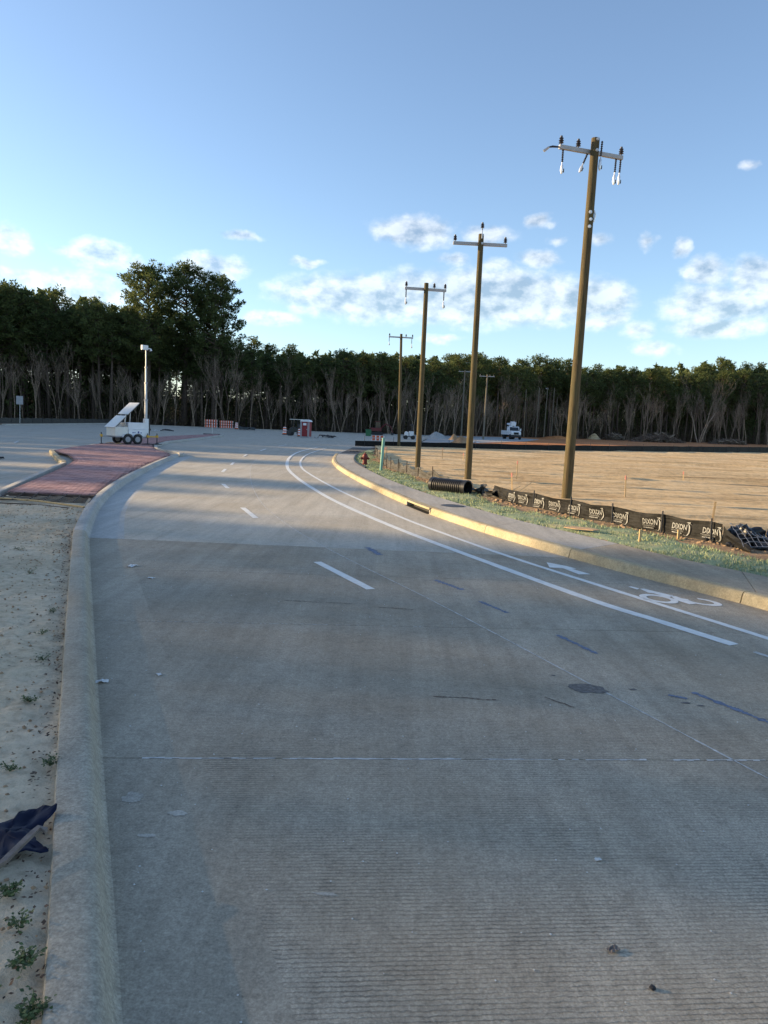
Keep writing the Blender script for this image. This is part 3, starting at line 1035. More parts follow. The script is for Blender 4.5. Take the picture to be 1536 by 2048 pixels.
# clods along the fence
def lump(mb, c, r, seed, n=1, flat=0.7):
    # small faceted stone from an octahedron subdivided once
    base = [(1, 0, 0), (-1, 0, 0), (0, 1, 0), (0, -1, 0), (0, 0, 1), (0, 0, -1)]
    tris = [(0, 2, 4), (2, 1, 4), (1, 3, 4), (3, 0, 4), (2, 0, 5), (1, 2, 5), (3, 1, 5), (0, 3, 5)]
    V = [Vector(p) for p in base]
    for _ in range(n):
        nt_ = []
        cache = {}
        def mid(a, b):
            k = (min(a, b), max(a, b))
            if k not in cache:
                V.append(((V[a] + V[b]) / 2).normalized())
                cache[k] = len(V) - 1
            return cache[k]
        for a, b, d in tris:
            e, f, h = mid(a, b), mid(b, d), mid(d, a)
            nt_ += [(a, e, h), (e, b, f), (h, f, d), (e, f, h)]
        tris = nt_
    i = len(mb.v)
    for v in V:
        k = 1 + 0.55 * mn.noise(v * 1.6 + Vector((seed * 3.7, seed, 0)))
        mb.v.append((c[0] + v.x * r * k, c[1] + v.y * r * k, c[2] + v.z * r * k * flat))
    for t in tris:
        mb.f.append(tuple(i + q for q in t))


cl = MB()
for k in range(900):
    y = 10.5 + 34 * rng.random() ** 1.5
    x = fe(y) - abs(rng.gauss(0.05, 0.22)) + 0.05
    lump(cl, (x - 0.06, y, 0.13 + rng.uniform(-0.02, 0.015)), rng.uniform(0.012, 0.055) * (0.7 + 0.6 * rng.random()), k, 1)
tag(cl.build('soil_clods', M['clod']), 'loose tan soil clods along the foot of the silt fence', 'soil', kind='stuff')

# graded dirt field with track ridges -------------------------------------------
fm = MB()
rows = []
y = 2.0
while y < 112:
    rows.append(y)
    y += 0.10 if y < 32 else (0.16 if y < 55 else 0.4)
XS = 30
for y in rows:
    xl = fe(y) + 0.22 if y < 62 else fe(62)
    if y > 66:
        # left edge follows the far silt fence
        lo, hi = -3.0, 80.0
        for _ in range(30):
            md = (lo + hi) / 2
            if silt_y(md) < y:
                lo = md
            else:
                hi = md
        xl = max(xl, lo)
    xr = 85.0
    for j in range(XS + 1):
        u = (j / XS) ** 1.6
        x = lin(xl, xr, u)
        yy = y - 0.05 * x + 0.35 * mn.noise(Vector((x * 0.12, y * 0.05, 3)))
        z = 0.09 + 0.05 * mn.noise(Vector((x * 0.03, yy * 0.45, 0))) + 0.075 * mn.noise(Vector((x * 0.05, yy * 1.3, 1))) + 0.05 * mn.noise(Vector((x * 0.25, yy * 3.1, 2)))
        ph = (yy / 0.46) % 1.0
        tr = max(0.0, mn.noise(Vector((x * 0.02, yy * 0.25, 9))) + 0.15)
        z += 0.085 * tr * (1 if ph < 0.5 else -1)
        if j == 0:
            z = 0.10
        fm.v.append((x, y, z))
for i in range(len(rows) - 1):
    for j in range(XS):
        k = i * (XS + 1) + j
        fm.f.append((k, k + 1, k + XS + 2, k + XS + 1))
tag(fm.build('dirt_field', M['field'], smooth=True), kind='structure')

# ground beyond the far silt fence
cy = MB()
cp = [(-2.4, 66.6), (3.6, 69.9), (8.4, 71.4), (18.6, 77.2), (33, 89.4), (54.5, 108), (90, 139), (220, 250), (220, 330), (60, 260), (26, 196), (12, 160), (8.2, 130), (5.0, 98), (2.2, 76)]
cy.poly([(x, y, -0.03) for x, y in cp])
tag(cy.build('clay_ground', M['clay']), kind='structure')
gv = MB()
gv.poly([(x, y, -0.02) for x, y in [(1.7, 75), (8, 92), (14, 106), (24, 130), (32, 158), (28, 178), (12, 160), (-8, 150), (-20, 147), (-20, 139.6), (-6.7, 137.6), (8.3, 137.6), (6.2, 115), (4.2, 92)]])
tag(gv.build('gravel_lot', M['gravel']), kind='structure')
ff = MB()
ff.poly([(x, y, -0.04) for x, y in [(-300, -150), (-100, -120), (-104, 0), (-98, 50), (-88, 98), (-72, 138), (-55, 141), (-37, 143), (-20, 143), (-7, 140), (10, 147), (32, 178), (56, 199), (80, 220), (135, 252), (220, 285), (600, 600), (-600, 600)]])
tag(ff.build('forest_floor', M['litter']), kind='structure')

# unseen rise added behind the wood to block bright sky between the trunks
hl = MB()
HP = [(-106, -90), (-108, -20), (-107, 30), (-103, 68), (-97, 98), (-82, 141), (-55, 148), (-28, 150), (-7, 147), (8, 154), (28, 184), (53, 205), (77, 226), (118, 250), (190, 285)]
offs = [(34, -0.06), (60, 1.5), (80, 5), (120, 8), (160, 9), (420, 9)]
hn = []
for k in range(len(HP)):
    a, b2 = Vector(HP[max(0, k - 1)]), Vector(HP[min(len(HP) - 1, k + 1)])
    d = (b2 - a).normalized()
    n = Vector((-d.y, d.x))
    for o, z in offs:
        f = min(1.0, math.hypot(*HP[k]) / 150) if k > 3 else 0.6
        hl.v.append((HP[k][0] + n.x * o, HP[k][1] + n.y * o, z * f))
for k in range(len(HP) - 1):
    for j in range(len(offs) - 1):
        i = k * len(offs) + j
        hl.f.append((i, i + len(offs), i + len(offs) + 1, i + 1))
tag(hl.build('sky_block_rise', M['litter'], smooth=True), kind='structure')

# left median: sand ---------------------------------------------------------
sn = MB()
ys = []
y = -1.0
while y < 17.95:
    ys.append(y)
    y += 0.035 if y < 7 else 0.08
ys.append(17.95)
NS = 70
for y in ys:
    a, b2 = lc(y) - 0.262, max(ml(y) + 0.22, lc(y) - 3.6)
    for j in range(NS + 1):
        u = (j / NS) ** 1.3
        x = lin(a, b2, u)
        d = a - x
        z = 0.118 - 0.025 * math.exp(-(d / 0.15) ** 2) + 0.028 * mn.noise(Vector((x * 1.1, y * 1.1, 0))) + 0.026 * mn.noise(Vector((x * 4.3, y * 4.3, 3))) + 0.012 * mn.noise(Vector((x * 13, y * 13, 5)))
        if y > 15.5:
            z -= 0.05 * min(1, (y - 15.5) / 1.5)
        if j == NS:
            z = -0.05
        sn.v.append((x, y, z))
for i in range(len(ys) - 1):
    for j in range(NS):
        k = i * (NS + 1) + j
        sn.f.append((k + 1, k, k + NS + 1, k + NS + 2))
tag(sn.build('median_sand', M['sand'], smooth=True), kind='structure')

# red paver median -------------------------------------------------------------
pv = MB()
ys = frange(18.05, 84.2, 0.8)
top = []
for y in ys:
    xl, xr = ml(y) + 0.2, (lc(y) - 0.252 if y < 37.8 else mr_(y))
    xr = max(xr, xl + 0.1)
    top.append(((xl, y, 0.128), (xr, y, 0.128)))
for a, b2 in zip(top, top[1:]):
    pv.quad(a[0], a[1], b2[1], b2[0])
paver = pv.build('paver_median', M['mortar'])
tag(paver, kind='structure')
mb = MB()
xl, xr = ml(18.0) + 0.2, lc(18.0) - 0.27
n = 14
prev = None
for k in range(n + 1):
    x = lin(xl, xr, k / n)
    o = 0.03 * rng.random()
    cur = (x, 17.99 - o, 0.125 - 0.02 * rng.random(), 17.9 - 0.1 * rng.random())
    if prev:
        mb.quad((prev[0], prev[3], -0.02), (cur[0], cur[3], -0.02), (cur[0], cur[1], cur[2]), (prev[0], prev[1], prev[2]))
        mb.quad((prev[0], prev[1], prev[2]), (cur[0], cur[1], cur[2]), (cur[0], 18.06, cur[2]), (prev[0], 18.06, prev[2]))
    prev = cur
mb.build('broken_edge', M['mud'], paver)
BW, BH = 0.30, 0.15
bm = MB()
bm.box((0, 0, 0.0), (BW - 0.014, BH - 0.014, 0.05), None, 0.97)
brick_me = bm.mesh('brick', M['brick_obj'])
bs = MB()
cnt = 0
y = 18.05 + BH / 2
row = 0
while y < 83.5:
    xl, xr = ml(y) + 0.22, (lc(y) - 0.256 if y < 37.8 else mr_(y) - 0.02)
    x = xl + (0.5 * BW if row % 2 else BW)
    while x < xr - BW * 0.5:
        zj = 0.126 + rng.uniform(-0.003, 0.004)
        if cnt < 300:
            o = bpy.data.objects.new('brick', brick_me)
            o.location = (x, y, zj)
            o.rotation_euler = (rng.uniform(-.01, .01), rng.uniform(-.008, .008), rng.uniform(-.008, .008))
            COL.objects.link(o)
            o.parent = paver
            cnt += 1
        elif y < 60:
            bs.box((x, y, zj), (BW - 0.014, BH - 0.014, 0.05), None, 0.97)
        else:
            bs.box((x, y, zj), (BW - 0.014, BH - 0.014, 0.05))
        x += BW
    y += BH
    row += 1
so_ = bs.build('brick_field', M['brick'], paver)
so_['kind'] = 'stuff'

# ------------------------------------------------------------------ rebar mat and pale board on the sand
rb = thing('rebar_mat', 'dark rusty rebar mat lying on sand at the broken edge of the red paving', 'rebar', (0, 0, 0))
for k in range(6):
    y = 16.55 + k * 0.24
    mb = MB()
    mb.tube([(ml(y) + 0.35, y + 0.05 * k, 0.12), (-8.0, y - 0.03, 0.135), (lc(y) - 0.33, y - 0.02 * k, 0.12)], 0.011, 5)
    mb.build('rebar_rod', M['rebar'], rb)
for k in range(7):
    x = -8.9 + k * 0.34
    mb = MB()
    mb.tube([(x + 0.35, 16.4, 0.145), (x - 0.1, 17.95, 0.15)], 0.011, 5)
    mb.build('rebar_rod', M['rebar'], rb)
mb = MB()
mb.tube([(-8.75, 16.75, 0.13), (-7.6, 16.35, 0.15), (-6.35, 15.75, 0.13)], 0.022, 8)
tag(mb.build('wooden_strip', M['stake'], smooth=True), 'long pale wooden strip lying across the sand below the red paving', 'wood strip')
mb = MB()
mb.tube([(-8.6, 16.1, 0.10), (-7.5, 15.95, 0.12), (-6.6, 15.6, 0.115)], 0.012, 6)
tag(mb.build('thin_rod', M['rebar']), 'thin dark rod on the sand in front of the pale strip', 'rod')

# ------------------------------------------------------------------ trees
def pine_parts(seed, h, crown0, spread, nbr, leaf, per, big=False):
    """trunk + crown meshes, base at the origin"""
    rg = random.Random(seed)
    tk = MB()
    bend = (rg.uniform(-0.4, 0.4), rg.uniform(-0.4, 0.4))
    rt = h * (0.0125 if not big else 0.015)
    def axis(t):
        return Vector((bend[0] * math.sin(t * 2.2), bend[1] * math.sin(t * 1.7), h * t))
    tk.tube([axis(t) for t in (0, .06, .2, .4, .6, .8, .97)], [rt * 1.35, rt * 1.05, rt, rt * .85, rt * .6, rt * .33, rt * .1], 7)
    cr = MB()
    for k in range(5):        # dead stubs under the crown
        t = rg.uniform(crown0 * 0.55, crown0)
        a = rg.uniform(0, 6.28)
        p = axis(t)
        l = rg.uniform(0.8, 2.2)
        tk.tube([p, p + Vector((math.cos(a) * l, math.sin(a) * l, rg.uniform(-0.2, 0.5)))], [0.05, 0.015], 3, False)
    for k in range(nbr):
        t = crown0 + (0.985 - crown0) * ((k + rg.random()) / nbr) ** 0.9
        q = (t - crown0) / (1 - crown0)
        prof = (0.6 + 0.4 * math.sin(math.pi * min(1, q * 1.1))) * (1 - q ** 5) ** 0.8 + 0.12
        L = spread * prof * rg.uniform(0.55, 1.12)
        a = k * 2.399 + rg.uniform(-0.5, 0.5)
        up = lin(0.05, 1.0, q) + rg.uniform(-0.15, 0.25)
        p0 = axis(t)
        d = Vector((math.cos(a), math.sin(a), up * 0.75)).normalized()
        p1 = p0 + d * L * 0.6 + Vector((0, 0, -0.02 * L))
        p2 = p0 + d * L + Vector((0, 0, 0.12 * L))
        tk.tube([p0, p1, p2], [0.055 * h / 24 + 0.012 * L, 0.03 + 0.004 * L, 0.015], 4, False)
        nc = max(2, int(round(L * (1.15 if not big else 1.0))))
        for c in range(nc):
            f = lin(0.42, 1.03, (c + rg.random()) / nc)
            cen = (p0.lerp(p1, f / 0.6) if f < 0.6 else p1.lerp(p2, (f - 0.6) / 0.4)) + Vector((rg.gauss(0, .3), rg.gauss(0, .3), rg.gauss(0.15, .22))) * (0.6 + 0.12 * L)
            R = rg.uniform(0.45, 0.85) * (1.0 if not big else 1.2)
            for _ in range(per):
                v = Vector((rg.gauss(0, 1), rg.gauss(0, 1), rg.gauss(0, 0.75)))
                v = v.normalized() * (R * rg.random() ** 0.45)
                v.z *= 0.7
                pc = cen + v
                o = Vector((rg.gauss(0, 1), rg.gauss(0, 1), rg.gauss(0, 1))).normalized()
                w = o.cross(v if v.length > 0.01 else Vector((0, 0, 1)))
                w = w.normalized() if w.length > 0.01 else o.orthogonal()
                dd = (v.normalized() + o * 0.6 + Vector((0, 0, 0.35))).normalized()
                s = leaf * rg.uniform(0.6, 1.3)
                cr.tri(pc - w * s * 0.28, pc + w * s * 0.28, pc + dd * s)
    return tk, cr


def bare_tree(seed, h, spread=0.4, stems=1, depth=5):
    rg = random.Random(seed)
    tk, cr = MB(), MB()
    def grow(p, d, L, r, lev):
        n = 3 if lev < 2 else 2
        pts, rs = [p], [r]
        q, dd = p, d
        for k in range(n):
            dd = (dd + Vector((rg.gauss(0, .10), rg.gauss(0, .10), rg.gauss(0.05, .06)))).normalized()
            q = q + dd * L / n
            pts.append(q)
            rs.append(r * lin(1, 0.62, (k + 1) / n))
        (tk if lev == 0 else cr).tube(pts, rs, 6 if lev == 0 else (4 if lev == 1 else 3), False)
        if lev >= depth:
            return
        kids = rg.choice((2, 3, 3)) if lev > 0 else rg.choice((4, 5, 6))
        for k in range(kids):
            f = rg.uniform(0.35, 1.0) if lev else rg.uniform(0.42, 1.0)
            if k == 0:
                f = 1.0
            i = min(n - 1, int(f * n))
            b = pts[i].lerp(pts[i + 1], f * n - i)
            a = rg.uniform(0, 6.28)
            side = dd.orthogonal().normalized()
            side = (Matrix.Rotation(a, 3, dd) @ side)
            sp = spread * (0.5 if k == 0 else 1.0) * rg.uniform(0.7, 1.3)
            nd = (dd + side * sp + Vector((0, 0, 0.22))).normalized()
            grow(b, nd, L * rg.uniform(0.5, 0.74) * (1.0 if lev else 0.8), max(0.011, rs[i] * rg.uniform(0.48, 0.66)), lev + 1)
    for s in range(stems):
        a = rg.uniform(0, 6.28)
        lean = 0.06 if stems == 1 else 0.2
        d = Vector((math.cos(a) * lean, math.sin(a) * lean, 1)).normalized()
        grow(Vector((0.25 * s * math.cos(a), 0.25 * s * math.sin(a), -0.1)), d, h * rg.uniform(0.46, 0.56), h * 0.0095 * (1 if stems == 1 else 0.8), 0)
    return tk, cr


def proto(parts, m1, m2, names=('trunk', 'crown')):
    return [(names[0], parts[0].mesh(names[0], m1, True)), (names[1], parts[1].mesh(names[1], m2))]


PINES = []
for k, (c0, sp, nb) in enumerate(((0.50, 3.8, 54), (0.58, 3.4, 46), (0.42, 4.2, 60), (0.62, 3.1, 40), (0.52, 4.6, 58))):
    PINES.append(proto(pine_parts(100 + k, 24.0, c0, sp, nb, 0.5, 18), M['bark'], M['pine']))
BIGP = [proto(pine_parts(200 + k, 31.0, 0.40, 7.0, 90, 0.5, 32, True), M['bark'], M['pine']) for k in range(2)]
BARE = []
for k, (hh, sp, st) in enumerate(((15, 0.42, 1), (15, 0.36, 1), (15, 0.5, 2), (15, 0.45, 3), (15, 0.3, 1))):
    BARE.append(proto(bare_tree(300 + k, hh, sp, st), M['barkpale'], M['barkpale']))

TREES = 0


def plant(pr, name, label, cat, loc, s, rz, group, sxy=1.0):
    e = thing(name, label, cat, loc, rz, group)
    e.scale = (s * sxy, s * sxy, s)
    for nm, me in pr:
        o = bpy.data.objects.new(nm, me)
        COL.objects.link(o)
        o.parent = e
    return e


# edge of the wood (x, y, tree height there)
TL = [(-104, -90, 28), (-108, -20, 31), (-108, 8, 31), (-107.5, 20, 29.6), (-107, 28, 28.3), (-106.5, 36, 26.5), (-105.5, 48, 24.8), (-103.5, 62, 23.5), (-102, 74, 26), (-98, 92, 27), (-91, 117, 26.5), (-82, 141, 25.5), (-73, 150, 25), (-64, 148, 23), (-55, 148, 22.5), (-46, 150, 21), (-37, 150, 17.5), (-28, 150, 17), (-20, 150, 15.6), (-7, 147, 14.8), (8, 154, 15.4), (28, 184, 18.5), (53, 205, 19.5), (77, 226, 20.5), (104, 242, 21), (118, 250, 25.5), (135, 258, 27.0), (190, 285, 26)]
SEG = [0]
for a, b2 in zip(TL, TL[1:]):
    SEG.append(SEG[-1] + math.hypot(b2[0] - a[0], b2[1] - a[1]))


def edge_at(s, off):
    i = min(len(TL) - 2, max(0, bisect.bisect_right(SEG, s) - 1))
    t = (s - SEG[i]) / (SEG[i + 1] - SEG[i])
    a, b2 = TL[i], TL[i + 1]
    d = Vector((b2[0] - a[0], b2[1] - a[1])).normalized()
    n = Vector((-d.y, d.x))
    return lin(a[0], b2[0], t) + n.x * off, lin(a[1], b2[1], t) + n.y * off, lin(a[2], b2[2], t)


def s_at_vertex(i):
    return SEG[i]


rng = random.Random(77)
S_VIS0, S_VIS1 = SEG[11], SEG[26]


RB = [-0.455, -0.36, -0.30, -0.235, -0.155, -0.085, -0.01, 0.06, 0.125, 0.215, 0.30, 0.385]
RW = ['at the far left edge of the picture, around the grey sign', 'between the grey sign and the camera mast', 'directly behind the camera mast', 'behind the two orange barricades', 'between the barricades and the striped drums', 'right behind the red toilet', 'between the red toilet and the fourth utility pole', 'between the fourth and third utility poles', 'around the second utility pole', 'around the white truck, left of the nearest pole', 'right of the nearest pole, behind the tan dirt mound', 'behind the largest brush pile', 'at the far right edge of the picture']


def region(x, y):
    return bisect.bisect_right(RB, x / y)


PINE_LAB = ['tall green pine ' + w for w in RW]
PINE_GRP = ['front pines ' + w for w in RW]
BACK_LAB = ['second-row pine ' + w for w in RW]
BACK_GRP = ['second row pines ' + w for w in RW]
BARE_LAB = ['leafless thin tree ' + w for w in RW]
BARE_GRP = ['bare trees ' + w for w in RW]

# the three big pines that stand above the rest
for k, (x, y, s, rz, lab) in enumerate([(-48.2, 153, 0.99, 0.4, 'very tall broad pine, left of the three biggest, behind the camera mast'), (-42.0, 156, 1.02, 2.2, 'tallest dark pine in the middle of the three biggest'), (-35.6, 154, 0.95, 4.0, 'very tall broad pine, right of the three biggest, above the barricades')]):
    plant(BIGP[k % 2], 'pine_tree', lab, 'pine tree', (x, y, -0.1), s, rz, 'biggest pines')
    TREES += 1
# pines in view
s = S_VIS0
while s < S_VIS1:
    off = rng.uniform(2.5, 8)
    x, y, h = edge_at(s, off)
    d0 = math.hypot(x, y)
    r = region(x, y)
    hh = h * rng.uniform(0.76, 1.06)
    pr = rng.choice(PINES)
    plant(pr, 'pine_tree', PINE_LAB[r], 'pine tree', (x, y, -0.1), hh / 24.0, rng.uniform(0, 6.28), PINE_GRP[r], rng.uniform(0.95, 1.25) * (24 / hh) ** 0.5)
    TREES += 1
    s += rng.uniform(2.0, 3.6) * (1.0 if r < 8 else 1.25)
s = S_VIS0
while s < S_VIS1:
    off = rng.uniform(9, 16)
    x, y, h = edge_at(s, off)
    r = region(x, y)
    hh = h * rng.uniform(0.95, 1.08) * (1.04)
    plant(rng.choice(PINES), 'pine_tree', BACK_LAB[r], 'pine tree', (x, y, -0.1), hh / 24.0, rng.uniform(0, 6.28), BACK_GRP[r], rng.uniform(0.95, 1.25) * (24 / hh) ** 0.5)
    TREES += 1
    s += rng.uniform(3.4, 5.6)
for k in range(14):
    x, y = rng.uniform(-96, -74), rng.uniform(149, 163)
    hh = rng.uniform(23.5, 27)
    plant(rng.choice(PINES), 'pine_tree', PINE_LAB[region(x, y)], 'pine tree', (x, y, -0.1), hh / 24.0, rng.uniform(0, 6.28), PINE_GRP[region(x, y)], 1.1)
# bare trees along the edge
s = S_VIS0
while s < S_VIS1:
    x, y, h = edge_at(s, rng.uniform(-1.5, 3.5))
    r = region(x, y)
    hh = h * (rng.uniform(0.45, 0.78) if r < 9 else rng.uniform(0.36, 0.72)) if r > 3 else h * rng.uniform(0.35, 0.6)
    plant(rng.choice(BARE), 'bare_tree', BARE_LAB[r], 'bare tree', (x, y, -0.1), hh / 15.0, rng.uniform(0, 6.28), BARE_GRP[r])
    TREES += 1
    s += rng.uniform(1.3, 2.9) * (1.0 if r < 8 else 1.25)
plant(BARE[3], 'bare_tree', 'largest spreading bare tree, behind the right end of the brush pile', 'bare tree', (95.5, 232, -0.1), 1.22, 1.0, None, 1.25)
# the wood goes on to the left of the picture, where it shades the road
s = -0.0
while s < S_VIS0:
    x, y, h = edge_at(s, rng.uniform(-2, 9))
    plant(rng.choice(PINES), 'pine_tree', 'pine of the wood edge out of view to the left', 'pine tree', (x, y, -0.1), h * rng.uniform(0.89, 1.04) / 24.0, rng.uniform(0, 6.28), 'pines out of view')
    s += rng.uniform(2.6, 5.0)

# back rows of the wood: one mass
def low_pine(seed, c0=0.48, W=0.14, NL=330):
    rg = random.Random(seed)
    mb = MB()
    h = 1.0
    mb.tube([(0, 0, 0), (0, 0, 0.9)], [0.011, 0.003], 3, False)
    nt_ = len(mb.f)
    for _ in range(NL):
        t = rg.uniform(c0, 1.0)
        q = (t - c0) / (1 - c0)
        R = W * (0.5 + 0.5 * math.sin(math.pi * min(1, q * 1.2))) * (1 - q ** 3) + 0.015
        a = rg.uniform(0, 6.28)
        rr2 = R * rg.random() ** 0.4
        p = Vector((math.cos(a) * rr2, math.sin(a) * rr2, t))
        o = Vector((rg.gauss(0, 1), rg.gauss(0, 1), rg.gauss(0, 1))).normalized()
        w = o.orthogonal().normalized()
        s_ = rg.uniform(0.02, 0.045)
        mb.tri(p - w * s_ * 0.5, p + w * s_ * 0.5, p + o * s_ * 1.3)
    return mb, nt_


LOWP = [low_pine(900 + k) for k in range(4)]
FILL = [low_pine(950 + k, 0.02, 0.31, 420) for k in range(3)]
wood = MB()
widx = []
rng = random.Random(31)
for row, fill in ((0, False), (0, True), (1, False), (2, False), (2, True), (3, False), (4, True), (5, False)):
    s = SEG[2] if row < 2 else SEG[9]
    while s < SEG[27]:
        off = 17 + row * 8 + rng.uniform(-3, 3)
        x, y, h = edge_at(s, off)
        d0 = math.hypot(*edge_at(s, 0)[:2])
        hh = h * rng.uniform(0.9, 1.06) * (1 + 0.35 * (off / d0))
        pm, nt_ = rng.choice(LOWP)
        if row in (0, 2, 4) and fill:
            pm, nt_ = rng.choice(FILL)
            hh *= rng.uniform(0.35, 0.62)
        c_, s_ = math.cos(s * 7.1), math.sin(s * 7.1)
        i = len(wood.v)
        for v in pm.v:
            wood.v.append((x + hh * (v[0] * c_ - v[1] * s_), y + hh * (v[0] * s_ + v[1] * c_), hh * v[2]))
        for k, f in enumerate(pm.f):
            wood.f.append(tuple(i + q for q in f))
            widx.append(1 if k < nt_ else 0)
        s += rng.uniform(3.0, 5.0) + row * 0.4
for off0, st, s0 in ((12, 2.6, 8), (19, 2.6, 8), (27, 2.6, 9), (36, 3.0, 10)):
    s = SEG[s0]
    while s < SEG[27]:
        x, y, h = edge_at(s, off0 + rng.uniform(-2, 2))
        hh = h * rng.uniform(0.42, 0.68) * (1.0 if off0 < 15 else 1.22)
        pm, nt_ = rng.choice(FILL)
        c_, s_ = math.cos(s * 5.3), math.sin(s * 5.3)
        i = len(wood.v)
        for v in pm.v:
            wood.v.append((x + hh * (v[0] * c_ - v[1] * s_), y + hh * (v[0] * s_ + v[1] * c_), hh * v[2]))
        for k, f in enumerate(pm.f):
            wood.f.append(tuple(i + q for q in f))
            widx.append(1 if k < nt_ else 0)
        s += rng.uniform(0.7, 1.3) * st
for k in range(320):          # the wood behind its corner, left edge of the picture
    x, y = rng.uniform(-150, -72), rng.uniform(150, 205)
    if y < 152 and x > -78:
        continue
    fl = k % 2
    hh = rng.uniform(10, 17) if fl else rng.uniform(22, 27) * (1 + (y - 150) / 400)
    pm, nt_ = rng.choice(FILL if fl else LOWP)
    i = len(wood.v)
    for v in pm.v:
        wood.v.append((x + hh * v[0], y + hh * v[1], hh * v[2]))
    for q, f in enumerate(pm.f):
        wood.f.append(tuple(i + e for e in f))
        widx.append(1 if q < nt_ else 0)
wo = wood.build('distant_wood', M['pinefar'])
wo.data.materials.append(M['bark'])
wo.data.polygons.foreach_set('material_index', widx)
tag(wo, 'dense back rows of the pine wood reading as one dark mass', 'woods', kind='stuff')
# undergrowth
ug = MB()
us = MB()
for k in range(7000):
    s = lin(S_VIS0 - 25, S_VIS1, rng.random())
    x, y, h = edge_at(s, rng.uniform(-0.5, 22))
    hh = rng.uniform(1.5, 7.5)
    d = Vector((rng.gauss(0, .1), rng.gauss(0, .1), 1))
    p = Vector((x, y, -0.1))
    r = rng.uniform(0.02, 0.05)
    us.tube([p, p + d * hh * 0.5, p + d * hh + Vector((rng.gauss(0, .3), rng.gauss(0, .3), 0))], [r, r * .7, r * .3], 3, False)
    if k % 2 == 0:
        for _ in range(9):
            q = p + d * hh * rng.uniform(0.1, 0.9) + Vector((rng.gauss(0, .6), rng.gauss(0, .6), rng.gauss(0, .3)))
            o = Vector((rng.gauss(0, 1), rng.gauss(0, 1), rng.gauss(0, 1))).normalized()
            w = o.orthogonal().normalized()
            z_ = rng.uniform(0.15, 0.5)
            ug.tri(q - w * z_ * .3, q + w * z_ * .3, q + o * z_)
tag(us.build('saplings', M['bark']), 'thin bare saplings filling the dark wood between the trunks', 'saplings', kind='stuff')
tag(ug.build('undergrowth', M['under']), 'brown and dull green undergrowth between the trunks of the wood', 'undergrowth', kind='stuff')

# ------------------------------------------------------------------ utility poles
def insulator(parent, p, s=1.0):
    mb = MB()
    mb.lathe([(0.018, -0.16), (0.018, 0.0), (0.075, 0.01), (0.04, 0.035), (0.075, 0.07), (0.04, 0.10), (0.065, 0.135), (0.035, 0.16), (0.035, 0.2), (0.0, 0.205)], (p[0], p[1], p[2]), 10)
    return mb.build('insulator', M['insul'], parent, smooth=True)


def hanger(parent, p, L=0.62, swing=(0, 0), flip=False):
    q = Vector(p)
    d = Vector((swing[0], swing[1], -1)).normalized()
    a = q + d * L * 0.52
    b2 = q + d * L
    mb = MB()
    n = 7
    pts, rr2 = [], []
    for k in range(2 * n + 1):
        t = k / (2 * n)
        pts.append(q.lerp(a, t))
        rr2.append(0.035 if k % 2 else 0.016)
    mb.tube(pts, rr2, 8)
    h = mb.build('hanging_insulator', M['insul'], parent, smooth=True)
    mb = MB()
    mb.tube([a, a + d * 0.06, a + d * 0.10, b2 - d * 0.08, b2], [0.018, 0.02, 0.038, 0.045, 0.02], 8)
    mb.build('clamp', M['clamp'], h, smooth=True)
    mb = MB()
    mb.tube([b2 - d * 0.14 + Vector((0.05, 0, 0)), b2 - d * 0.04 + Vector((0.05, 0, 0))], 0.018, 6)
    mb.build('bolt', M['insul'], h)
    return h


def pole(label, x, y, h, rb_, rt, lean, arm_z, arm_len, arm_rot, mat, detail=2, group='utility poles along the field', ins=(-0.96, -0.46, 0.94), hang=(), arm_off=0.0, topins=False):
    t = thing('utility_pole', label, 'utility pole', (x, y, 0.05), 0, group)
    mb = MB()
    n = 16 if detail > 0 else 8
    pr = [Vector((lean[0] * k, lean[1] * k, h * k)) for k in (0, .1, .25, .5, .75, .95, 1.0)]
    mb.tube(pr, [lin(rb_, rt, k) for k in (0, .1, .25, .5, .75, .95, 1.0)], n)
    mb.build('pole_shaft', mat, t, smooth=True)
    if not arm_len:
        return t
    c = Vector((lean[0], lean[1], 0)) * (arm_z / h) + Vector((0, 0, arm_z))
    ca, sa = math.cos(arm_rot), math.sin(arm_rot)
    dx = Vector((ca, sa, 0))
    fr = Vector((sa, -ca, 0))
    mb = MB()
    rot = Matrix.Rotation(arm_rot, 3, 'Z')
    cc = c - fr * (rt + 0.045) + dx * arm_off
    mb.box(cc, (arm_len, 0.10, 0.115), rot)
    mb.build('crossarm', M['arm'], t, bevel=0.01 if detail > 1 else 0)
    if detail == 0:
        for k in ins:
            mb = MB()
            p = cc + dx * k * arm_len / 2 + Vector((0, 0, 0.08))
            mb.lathe([(0.03, -0.05), (0.08, 0.08), (0.05, 0.2), (0, 0.22)], p, 6)
            mb.build('insulator', M['insul'], t)
        return t
    for k in ins:
        insulator(t, cc + dx * k * arm_len / 2 + Vector((0, 0, 0.10)))
    if topins:
        mb = MB()
        mb.tube([c + Vector((0.02, -rt - 0.01, 0.15)), c + Vector((0.02, -rt - 0.01, h - arm_z + 0.12))], 0.02, 6)
        mb.build('pole_top_pin', M['steel'], t)
        insulator(t, Vector((lean[0] + 0.02, lean[1] - rt, h + 0.2)))
    for k, sw_, ln in hang:
        hanger(t, cc + dx * k * arm_len / 2 + Vector((0, 0, -0.06)), ln, sw_)
    if detail > 1:
        for dz in (-0.02, 0.28):
            mb = MB()
            p = c + Vector((0.04, -rt - 0.012, dz))
            mb.lathe([(0.045, -0.02), (0.045, 0.0), (0.022, 0.0), (0.022, 0.03), (0, 0.03)], p, 10, Matrix.Rotation(RAD(90), 3, 'X'))
            mb.build('bolt', M['steel'], t)
    return t


